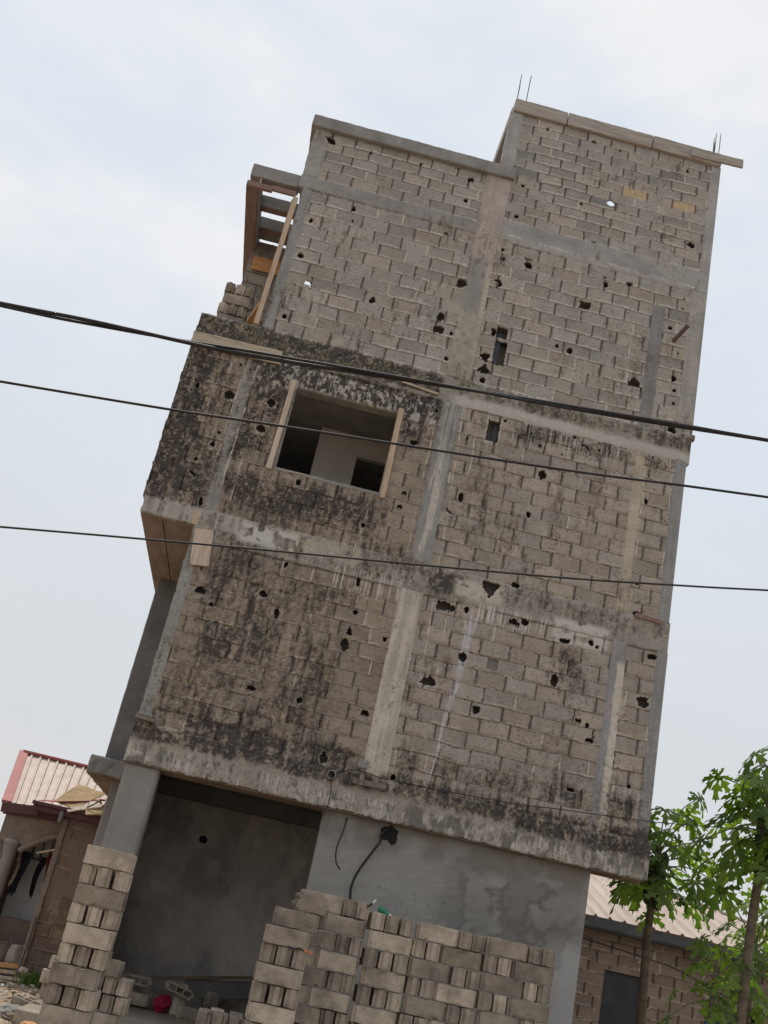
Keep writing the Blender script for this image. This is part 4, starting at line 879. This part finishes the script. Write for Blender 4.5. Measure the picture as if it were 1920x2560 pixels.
trim('fascia', (-4.10, 5.97, 2.79), (-3.45, 5.97, 2.86), .03, .16, 'maroon', Vector((0, 0, 0))); trim('fascia', (-4.06, 6.02, 2.83), (-1.7, 6.02, 2.99), .03, .2, 'maroon', Vector((0, 0, -.04)))
hp_(box('porch_roof', -3.53, -1.9, 5.45, 6.3, 2.93, 2.985, M['maroon'], bev=.004)); hp_(box('porch_soffit', -3.50, -1.9, 5.5, 6.3, 2.84, 2.93, M['maroon'], bev=.004))
hp_(beam_between('roof_flashing', (-3.35, 5.6, 3.02), (-2.3, 6.4, 3.36), .5, .012, M['red_trim']))
# arch wall with a round column
bm = bmesh.new(); n = 18; cxa, ra_ = -3.10, .52
pts = [(-3.62+.0, 2.18)]
arc = [(-3.60+1.12*t/n, 2.20+.42*math.sin(math.pi*.5*min(1, t/n*1.35))) for t in range(n+1)]
hp_(tube('arch_moulding', [(x, 6.03, z-.035) for x, z in arc if x < -2.95], .05, M['mud'], n=3))
outl = [(-3.98, 2.80), (-3.98, 2.28), (-3.60, 2.28)]+[(x, z) for x, z in arc if x < -2.95]+[(-2.95, 2.62), (-2.95, 2.80)]
v0 = [bm.verts.new((x, 6.05, z)) for x, z in outl]; f = bm.faces.new(v0); ex = bmesh.ops.extrude_face_region(bm, geom=[f]); bmesh.ops.translate(bm, vec=(0, .22, 0), verts=[g for g in ex['geom'] if isinstance(g, bmesh.types.BMVert)])
bmesh.ops.triangulate(bm, faces=bm.faces[:]); hp_(from_bm('arch_wall', bm, M['mud']))
colm = hp_(lathe('round_column', [(.10, .2), (.10, 2.08), (.115, 2.10), (.115, 2.16), (.13, 2.18), (.13, 2.24), (.15, 2.26), (.15, 2.32)], M['concrete'], seg=24)); colm.location = HO+Vector((-3.76, 6.12, 0))
def hwall(x, z):
    h, c, _ = coursing(x, z, -2.95, .3, 2.9, 12, 301, 'brown'); c = c*np.array((.92, .84, .80))
    m = sst(.36, .52, fbm(x, z, .5, oc=4, seed=310)); mixc(c, (.235, .18, .145), m*.85); h = h*(1-.8*m)
    mixc(c, (.16, .135, .115), (1-sst(.5, 1.0, z))*.7); mixc(c, (.36, .28, .19), (hsh(np.floor(x/.2)*3.1+np.floor(z/.217)*7.3) > .92)*(1-m)*.5)
    return h, c*np.array((.80, .80, .82))
hp_(panel('block_wall', -2.95, -1.5, .2, 2.9, 5.80, None, hwall, .02))
hp_(box('block_wall', -2.94, -1.5, 5.82, 6.4, .2, 2.9, M['mud'], bev=0)); hp_(box('wall_pilaster', -2.99, -2.90, 5.76, 6.3, .2, 2.82, M['mud'], bev=.012, amp=.02, size=.06))
hp_(box('back_wall', -4.1, -2.9, 7.6, 7.8, .2, 2.9, M['mud'], bev=0)); hp_(box('side_wall', -4.05, -3.9, 6.3, 9.0, .2, 2.8, M['mud'], bev=0))
M['zinc'] = mat('dull_zinc', [(.3, (.36, .36, .37)), (.6, (.48, .48, .49)), (.8, (.55, .55, .56))], 3, .6, .08, 20)
dr = hp_(box('metal_door', -3.72, -3.05, 6.95, 6.99, .2, 2.10, M['zinc'], bev=.006, amp=.004))
hp_(box('transom_glass', -3.72, -3.05, 7.0, 7.01, 2.12, 2.6, mat('milky_pane', [(.4, (.40, .42, .45)), (.6, (.5, .52, .55))], 4, .5, 0), bev=0))
for k in range(5): hp_(box('grille_bar', -3.68+k*.15, -3.655+k*.15, 6.95, 6.975, 2.08, 2.62, M['steel'], bev=0))
hp_(box('grille_rail', -3.72, -3.05, 6.94, 6.965, 2.10, 2.125, M['steel'], bev=0))
hp_(box('step', -3.6, -3.0, 6.4, 7.0, .2, 1.10, mat('dark_boards', [(.3, (.10, .07, .06)), (.7, (.19, .14, .12))], 4, .8, .1, 30), bev=.01))
lp = hp_(lathe('wall_lamp', [(.02, 2.72), (.035, 2.74), (.04, 2.76), (.04, 2.9), (.02, 2.92)], M['concrete_dark'], seg=14)); lp.location = HO+Vector((-3.0, 5.48, 0))
# things around the porch
def cloth(nm, x0, x1, y, z0, z1, mt, label, seed, skew=0.0):
    bm = bmesh.new(); nx, nz = 14, 22; g = []
    for j in range(nz+1):
        t = j/nz; w = 1-.45*t*(.6+.4*math.sin(seed)); row = []
        for i in range(nx+1):
            s = i/nx-.5; row.append(bm.verts.new(((x0+x1)/2+s*(x1-x0)*w+skew*t+.02*math.sin(t*5+seed), y+.035*math.sin(s*19+seed)+.02*mnoise.noise(Vector((s*4, t*4, seed))), z1+(z0-z1)*(t*(1+.18*mnoise.noise(Vector((s*5, seed, 0))))))))
        g.append(row)
    for a, b in zip(g, g[1:]):
        for i in range(nx): bm.faces.new((a[i], a[i+1], b[i+1], b[i]))
    ex = bmesh.ops.extrude_face_region(bm, geom=bm.faces[:]); bmesh.ops.translate(bm, vec=(0, .008, 0), verts=[q for q in ex['geom'] if isinstance(q, bmesh.types.BMVert)])
    return tag(from_bm(nm, bm, mt, None, True), label, 'laundry', 'clothes hung in the porch')
dk = mat('black_cloth', [(.4, (.012, .012, .016)), (.6, (.03, .03, .038))], 8, .9, 0); rd = mat('maroon_cloth', [(.4, (.11, .022, .024)), (.6, (.17, .035, .035))], 8, .9, 0)
cloth('hanging_cloth', -3.62, -3.42, 6.35, 1.45, 2.18, dk, 'black garment hanging beside the round porch column', 1.0, -.02)
cloth('hanging_cloth', -3.26, -3.14, 6.40, 1.5, 2.16, dk, 'narrow black garment hanging in the middle of the porch', 2.2, -.05)
cloth('hanging_cloth', -3.12, -2.97, 6.22, 1.75, 2.24, rd, 'dark red garment hanging at the wall corner', 3.7, .02)
cloth('hanging_cloth', -3.62, -3.56, 6.32, 1.6, 2.15, mat('patterned_cloth', [(.4, (.30, .06, .05)), (.5, (.5, .45, .4)), (.6, (.35, .25, .05))], 14, .9, 0), 'patterned red and yellow garment at the column', 5.1, -.02)
tag(beam_between('leaning_plank', (-2.96, 5.98, 1.78), (-2.95, 5.85, .5), .02, .075, M['wood_pale']), 'pale plank leaning upright at the corner of the neighbour house', 'plank')
tag(beam_between('stick', (-3.30, 6.05, 2.19), (-2.95, 6.0, 2.33), .03, .03, M['wood_tan']), 'short crooked stick wedged under the porch arch', 'stick')
tag(tube('iron_rod', [(-2.925, 5.7, 1.2), (-2.93, 5.68, .8), (-2.945, 5.62, .3)], .014, M['steel']), 'thin iron rod leaning at the house corner', 'rod')
ps = empty('plywood_sheet', (-2.8, 5.9, 3.1)); tag(ps, 'tan plywood sheet lying tilted on the porch roof', 'plywood')
bm = bmesh.new(); c4 = [(-3.0, 6.25, 3.45), (-2.48, 6.2, 3.40), (-2.84, 5.50, 2.975), (-3.20, 5.55, 3.045)]
vs = [bm.verts.new(Vector(p)-Vector((-2.8, 5.9, 3.1))) for p in c4]; bm.faces.new(vs)
ex = bmesh.ops.extrude_face_region(bm, geom=bm.faces[:]); bmesh.ops.translate(bm, vec=(0, -.004, .014), verts=[q for q in ex['geom'] if isinstance(q, bmesh.types.BMVert)]); rough_bm(bm, .012, .08, 3)
M['ply_gold'] = mat('golden_plywood', [(.3, (.34, .235, .12)), (.6, (.44, .31, .17)), (.8, (.50, .38, .23))], 4, .8, .1, 40, fine=.1)
from_bm('sheet', bm, M['ply_gold'], ps)
tag(beam_between('board', (-2.93, 5.46, 2.945), (-2.40, 5.5, 3.15), .16, .02, M['wood_pale'], roll=.5, amp=.012), 'flaking whitish board on the porch roof in front of the plywood', 'board')
tag(beam_between('board', (-2.62, 5.38, 2.985), (-2.2, 5.42, 3.08), .22, .02, M['ply_gold'], roll=.6, amp=.008), 'small tan offcut of plywood at the edge of the porch roof', 'board')
tag(tube('wire_coil', [(-2.62, 5.42, 3.05), (-2.52, 5.4, 3.13), (-2.46, 5.4, 3.19), (-2.40, 5.4, 3.16), (-2.44, 5.42, 3.22), (-2.36, 5.42, 3.23)], .011, M['cable']), 'tangle of black wire lying on the porch roof boards', 'wire')
# timbers and sacks in front of it
TB = 'orange timbers stacked at the left edge'
tag(beam_between('timber', (-4.2, 5.95, .30), (-2.45, 6.05, .47), .10, .075, M['wood_orange']), 'topmost orange timber of the pile before the neighbour house', 'timber', TB)
tag(beam_between('timber', (-4.2, 5.8, .23), (-2.45, 5.85, .37), .10, .05, M['wood_tan']), 'pale middle timber of the pile before the neighbour house', 'timber', TB)
tag(beam_between('timber', (-3.5, 5.65, .21), (-2.45, 5.7, .28), .12, .045, M['wood_pale']), 'lowest rough board of the pile before the neighbour house', 'timber', TB)
for k, (x, lb) in enumerate(((-3.12, 'whitish open sack standing before the neighbour house'), (-3.33, 'brownish sack half cut off by the left edge of the photo'))):
    s = lathe('sack', [(.02, 0), (.115, .01), (.13, .1), (.125, .22), (.11, .30), (.125, .345), (.112, .33), (.08, .2)], mat('sack_weave', [(.3, (.34, .27, .22)), (.7, (.50, .44, .38))], 5, .9, .3, 60) if k == 0 else M['mud'], seg=24)
    for v in s.data.vertices: v.co += mnoise.noise_vector(v.co*9+Vector((k*7, 0, 0)))*.03
    s.location = (x*1.02, 6.32, .385); tag(s, lb, 'sack', 'sacks by the timber pile')
hp_(box('porch_floor', -4.0, -2.95, 6.25, 7.6, .1, .40, M['mud'], bev=.03, amp=.03, size=.12))

# ------------------------------------------------------------------ neighbour house on the right
H2 = empty('block_house', (9.5, 8.5, .2)); tag(H2, 'low block house with beige metal roof and dark eaves, seen past the papaya trees', 'house')
H2O = Vector((-9.5, -8.5, -.2))
def h2(o): o.parent = H2; o.location = H2O; return o
M['roof_beige'] = mat('beige_roof_sheet', [(.25, (.36, .285, .235)), (.45, (.46, .375, .32)), (.6, (.51, .42, .36)), (.8, (.57, .48, .42))], 1.6, .55, .05, 8, stretch=(2.2, .35, .35), fine=.05)
M['fascia_dark'] = mat('dark_fascia', [(.3, (.055, .06, .065)), (.7, (.10, .105, .11))], 3, .7, .1, 15)
def rwall(x, z):
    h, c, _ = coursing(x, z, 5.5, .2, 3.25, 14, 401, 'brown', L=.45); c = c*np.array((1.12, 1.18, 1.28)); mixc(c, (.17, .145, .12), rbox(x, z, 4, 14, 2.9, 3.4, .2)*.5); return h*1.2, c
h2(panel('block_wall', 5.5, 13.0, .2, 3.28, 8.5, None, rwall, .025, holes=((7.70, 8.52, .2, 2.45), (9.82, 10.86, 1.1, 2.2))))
h2(box('back_wall', 5.6, 12.9, 13.8, 14.0, .2, 3.3, M['mud'], bev=0)); h2(box('side_wall', 5.5, 5.6, 8.52, 14, .2, 3.3, M['mud'], bev=0)); h2(box('side_wall', 12.9, 13.0, 8.52, 14, .2, 3.3, M['mud'], bev=0))
M['door_dark'] = mat('dark_metal_door', [(.3, (.03, .032, .036)), (.7, (.055, .057, .062))], 4, .55, .05, 20)
dd = h2(box('door', 7.68, 8.54, 8.58, 8.62, .2, 2.47, M['door_dark'], bev=.005)); h2(box('door_frame', 7.67, 7.70, 8.505, 8.6, .2, 2.48, M['wood_dark'], bev=.004)); h2(box('door_frame', 8.52, 8.55, 8.505, 8.6, .2, 2.48, M['wood_dark'], bev=.004))
h2(box('window_pane', 9.8, 10.9, 8.60, 8.63, 1.1, 2.22, M['door_dark'], bev=0)); h2(box('window_curtain', 9.86, 10.1, 8.56, 8.59, 1.5, 2.17, mat('blue_curtain', [(.3, (.03, .05, .13)), (.7, (.07, .12, .30))], 8, .8, 0), bev=.01))
e0, e1, q0, q1 = Vector((4.6, 7.95, 3.37)), Vector((14.2, 7.95, 3.40)), Vector((4.6, 11.6, 4.60)), Vector((9.75, 11.6, 4.58))
bm = bmesh.new(); nrm = Vector((0, -(q0.z-e0.z), q0.y-e0.y)).normalized()
xs = np.arange(4.6, 14.21, .05); rows = []
hipx = lambda v: 14.2+(9.75-14.2)*v
per = 26; lines = []
for j in range(per+1):
    v = j/per; lines.append([bm.verts.new(Vector((min(x, hipx(v)), e0.y+(q0.y-e0.y)*v, 3.385+(4.59-3.385)*v))+nrm*(.050*(max(0, math.cos(x/.30*2*math.pi))**8)+.010*mnoise.noise(Vector((x*.6, v*3, 2))))) for x in xs])
for a, b in zip(lines, lines[1:]):
    for i in range(len(xs)-1): bm.faces.new((a[i], a[i+1], b[i+1], b[i]))
bmesh.ops.remove_doubles(bm, verts=bm.verts[:], dist=.0005)
o = h2(from_bm('roof', bm, M['roof_beige'])); 
bm = bmesh.new(); f = bm.faces.new([bm.verts.new(p) for p in ((14.2, 7.95, 3.385), (14.2, 15.2, 3.385), (9.75, 11.6, 4.58))]); f = bm.faces.new([bm.verts.new(p) for p in ((4.6, 11.6, 4.58), (9.75, 11.6, 4.58), (14.2, 15.2, 3.38), (4.6, 15.2, 3.38))]); h2(from_bm('roof', bm, M['roof_beige']))
M['ridge'] = mat('greenish_ridge', [(.4, (.40, .38, .30)), (.6, (.48, .46, .37))], 3, .6, 0)
h2(beam_between('hip_cap', (9.72, 11.58, 4.60), (14.2, 7.95, 3.41), .16, .035, M['ridge'])); h2(beam_between('ridge_cap', (4.6, 11.6, 4.62), (9.78, 11.6, 4.60), .18, .035, M['ridge']))
h2(box('fascia', 4.6, 14.2, 7.97, 8.0, 3.19, 3.37, M['fascia_dark'], bev=0)); h2(box('eaves_board', 4.6, 14.2, 8.0, 8.5, 3.16, 3.2, M['fascia_dark'], bev=0))
fx = rnd.Random if False else random.Random(3)
bm = bmesh.new()
for j in range(3):
    v = (.16, .5, .84)[j]
    for i in range(30):
        x = 5.0+i*.54+(.27 if j % 2 else 0)
        if x < hipx(v)-.1:
            p = Vector((x, e0.y+(q0.y-e0.y)*v, 3.385+1.205*v))+nrm*.03
            bmesh.ops.create_icosphere(bm, subdivisions=1, radius=.022, matrix=Matrix.Translation(p))
h2(tag(from_bm('roofing_screws', bm, M['white']), kind=None))
tag(tube('power_cable', [(7.0, 8.2, 2.95), (8.6, 8.2, 2.82), (9.2, 8.2, 2.72), (10.6, 8.15, 2.35), (12.5, 8.0, 2.1)], .012, M['cable']), 'slack wire strung along the wall of the block house', 'cable')

# ------------------------------------------------------------------ papaya trees
def leafmat(nm, a, b):
    mt = bpy.data.materials.new(nm); mt.use_nodes = True; nt = mt.node_tree; p = nt.nodes['Principled BSDF']; p.inputs['Roughness'].default_value = .5; p.inputs['Specular IOR Level'].default_value = .35
    g = nd(nt, 'ShaderNodeNewGeometry'); mx = nd(nt, 'ShaderNodeMix', data_type='RGBA'); mx.inputs[6].default_value = (*a, 1); mx.inputs[7].default_value = (*b, 1)
    nt.links.new(g.outputs['Random Per Island'], mx.inputs[0]); nt.links.new(mx.outputs[2], p.inputs['Base Color'])
    t = nd(nt, 'ShaderNodeBsdfTranslucent'); sc = nd(nt, 'ShaderNodeVectorMath', operation='MULTIPLY'); sc.inputs[1].default_value = (2.6, 3.0, .8)
    nt.links.new(mx.outputs[2], sc.inputs[0]); nt.links.new(sc.outputs[0], t.inputs['Color'])
    ms = nd(nt, 'ShaderNodeMixShader'); ms.inputs[0].default_value = .42; nt.links.new(p.outputs[0], ms.inputs[1]); nt.links.new(t.outputs[0], ms.inputs[2])
    nt.links.new(ms.outputs[0], nt.nodes['Material Output'].inputs['Surface']); return mt
M['leaf'] = leafmat('papaya_leaf', (.050, .095, .020), (.115, .165, .034)); M['stalk'] = mat('leaf_stalk', [(.4, (.12, .16, .06)), (.6, (.2, .22, .1))], 8, .6, 0)
M['trunk'] = mat('papaya_trunk', [(.25, (.075, .058, .042)), (.5, (.14, .11, .08)), (.75, (.21, .175, .125))], 6, .9, .5, 25, stretch=(1, 1, 2.2), fine=.15)
M['fruit'] = mat('green_fruit', [(.4, (.03, .055, .015)), (.6, (.05, .085, .022))], 6, .5, 0)
def leaf_outline(r):
    lobes = [(-128, .52), (-88, .74), (-46, .90), (0, 1.0), (46, .92), (88, .74), (128, .52)]
    out = []
    for a, ln in lobes:
        a = math.radians(a+r.uniform(-5, 5)-0); ln *= r.uniform(.9, 1.08); d = Vector((math.sin(a), math.cos(a))); s = Vector((d.y, -d.x))
        prof = [(.10, -.05), (.32, -.07), (.42, -.15), (.57, -.235), (.56, -.09), (.68, -.10), (.85, -.155), (.82, -.05), (1.0, 0), (.82, .05), (.85, .155), (.68, .10), (.56, .09), (.57, .235), (.42, .15), (.32, .07), (.10, .05)]
        out.append([d*(t*ln)+s*(w*ln*r.uniform(.85, 1.15)) for t, w in prof])
    return out
def add_leaf(bm, base, tip_dir, size, r, droop):
    """petiole from base, then a palmate, deeply cut blade"""
    d = Vector(tip_dir).normalized(); side = d.cross(Vector((0, 0, 1)))
    side = side.normalized() if side.length > .1 else Vector((1, 0, 0))
    nrm = side.cross(d).normalized()
    if nrm.z < 0: nrm = -nrm
    tl = r.uniform(-.6, .6); q = Matrix.Rotation(tl, 3, d); side = q @ side; nrm = q @ nrm
    for lobe in leaf_outline(r):
        vs = []
        for p in lobe:
            rr = p.length; z = -droop*rr*rr+.05*math.sin(p.x*9)*rr
            vs.append(bm.verts.new(base+side*(p.x*size)+d*(p.y*size)+nrm*(z*size)))
        # strip of quads across the lobe keeps each side-tooth in its own facet
        n = len(vs); mid_ = []
        for i in range(n//2):
            a, b, c, e = vs[i], vs[i+1], vs[n-2-i], vs[n-1-i]
            if i+1 == n-2-i: bm.faces.new((a, b, e))
            else: bm.faces.new((a, b, c, e))
    c = bm.verts.new(base+nrm*.004)
    k = 10; ring = [bm.verts.new(base+side*(math.sin(t)*.19*size)+d*(math.cos(t)*.19*size)) for t in [math.radians(-150+300*i/k) for i in range(k+1)]]
    for i in range(k): bm.faces.new((c, ring[i], ring[i+1]))
def papaya(name, foot, top, r_base, r_top, nleaf, spread, label, seed, size=.30, lo=-.5, extra=(), petl=(.45, .75), fruits=0):
    r = random.Random(seed); t = empty('papaya_tree', foot); tag(t, label, 'tree', 'papaya trees by the block house')
    F_ = Vector(foot); T = Vector(top)
    pts = spline([(0, 0, -.05), ((T-F_)*.33+Vector((.03, 0, 0))), ((T-F_)*.66-Vector((.02, 0, 0))), T-F_], 16)
    bm = bmesh.new(); tube_bm(bm, pts, r_base, 14, r_top/r_base)
    for v in bm.verts: v.co += Vector((v.co.x, v.co.y, 0)).normalized()*0+mnoise.noise_vector(v.co*Vector((9, 9, 22)).x*.9)*.006
    o = from_bm('trunk', bm, M['trunk'], t, True)
    bs = bmesh.new(); bl = bmesh.new()
    items = []
    for i in range(nleaf):
        az = i*2.399+r.uniform(-.4, .4); el = lo+(1.15-lo)*(i+.5)/nleaf
        items.append((T-F_-Vector((0, 0, .45*(1-i/nleaf))), az, el, r.uniform(*petl)*spread))
    for b, az, el, ln in items+[(Vector(p)-F_, a, e, l) for p, a, e, l in extra]:
        d = Vector((math.cos(az)*math.cos(el), math.sin(az)*math.cos(el), math.sin(el)))
        tipp = b+d*ln+Vector((0, 0, -.18*ln*ln))
        tube_bm(bs, spline([b, b+d*ln*.5+Vector((0, 0, .03)), tipp], 5), .011, 6, .6)
        dv = Vector((d.x, d.y, d.z*.3-.55-.5*r.random()))
        add_leaf(bl, tipp, dv, size*r.uniform(.8, 1.2), r, r.uniform(.15, .45))
    for i in range(fruits):
        a = i*2.2; z = -.18-.62*(i/max(1, fruits-1)); fr = lathe('fruit', [(.004, -.15), (.045, -.12), (.075, -.04), (.07, .05), (.035, .11), (.012, .13)], M['fruit'], t, 14); fr.location = (T-F_)+Vector((math.cos(a)*.10, math.sin(a)*.10, z))
    from_bm('leaf_stalks', bs, M['stalk'], t, True); from_bm('crown', bl, M['leaf'], t)
    return t
papaya('p', (6.22, 2.5, .2), (6.27, 2.5, 4.15), .078, .05, 40, 1.0, 'slender papaya tree with a straight trunk right behind the slab corner', 4, .44, -.42, petl=(.35, 1.25), fruits=9, extra=(((6.27, 2.5, 3.75), 3.3, -.35, .35), ((6.27, 2.5, 3.8), 4.6, -.4, .4), ((6.12, 2.5, 3.9), .5, -.55, .55), ((6.12, 2.5, 3.9), 5.6, -.35, .8), ((6.12, 2.5, 3.9), 1.3, -.2, .9)))
papaya('p', (6.66, .5, .2), (7.02, .5, 4.7), .072, .055, 56, 1.0, 'taller leaning papaya tree at the right edge of the photo', 9, .42, -.75, petl=(.3, .95), fruits=11)
papaya('p', (6.55, .9, .2), (6.62, .9, 2.55), .04, .03, 15, .8, 'young papaya with bright low leaves before the block house wall', 14, .29, -.6, petl=(.35, .85))
papaya('p', (7.7, 2.2, .2), (7.75, 2.2, 3.1), .06, .045, 34, 1.0, 'bushy papaya half outside the right edge of the photo', 23, .38, -1.0, petl=(.35, 1.0))
# banana plant far left
bp_ = empty('banana_plant', (-4.50, 6.9, .2)); tag(bp_, 'banana plant with broad green leaves at the left edge', 'plant')
tube('stem', [(0, 0, 0), (.03, 0, .8), (.0, 0, 1.5)], .09, M['stalk'], bp_, taper=.6)
bm = bmesh.new(); r3 = random.Random(2)
for k, (az, el, ln) in enumerate(((.5, 1.15, 1.5), (-.9, .75, 1.2), (-.2, 1.3, 1.3), (2.6, .7, 1.4), (-1.5, 1.0, 1.4), (1.2, 1.2, 1.5), (-.5, .4, .9), (-1.3, .3, .9))):
    d = Vector((math.cos(az)*math.cos(el), math.sin(az)*math.cos(el), math.sin(el))); sd_ = Vector((-math.sin(az), math.cos(az), 0)); pr_ = None
    for i in range(15):
        t = i/14; p = Vector((0, 0, 1.45))+d*ln*t+Vector((0, 0, -.75*t*t*ln)); w = .20*math.sin(math.pi*min(1, t*.93+.06))**.7
        cur = [bm.verts.new(p-sd_*w+Vector((0, 0, -.05+.02*r3.random()))), bm.verts.new(p), bm.verts.new(p+sd_*w+Vector((0, 0, -.05+.02*r3.random())))]
        if pr_: bm.faces.new((pr_[0], pr_[1], cur[1], cur[0])); bm.faces.new((pr_[1], pr_[2], cur[2], cur[1]))
        pr_ = cur
from_bm('leaves', bm, leafmat('banana_leaf', (.06, .13, .02), (.10, .20, .035)), bp_)
# a tuft of weeds under the leaning boards
bm = bmesh.new(); r4 = random.Random(8)
for _ in range(260):
    p = Vector((-2.55+r4.gauss(0, .14), 5.55+r4.gauss(0, .12), .19)); a = r4.uniform(0, 6.28); h = r4.uniform(.08, .26); w = .008; l = Vector((math.cos(a), math.sin(a), 0))*h*.5
    s = Vector((-math.sin(a), math.cos(a), 0))*w
    v = [bm.verts.new(p-s), bm.verts.new(p+s), bm.verts.new(p+l*.5+s*.8+Vector((0, 0, h*.7))), bm.verts.new(p+l+Vector((0, 0, h)))]; bm.faces.new((v[0], v[1], v[2])); bm.faces.new((v[0], v[2], v[3]))
tag(from_bm('weeds', bm, M['leaf']), 'tuft of green weeds at the foot of the house wall', 'weeds', kind='stuff')
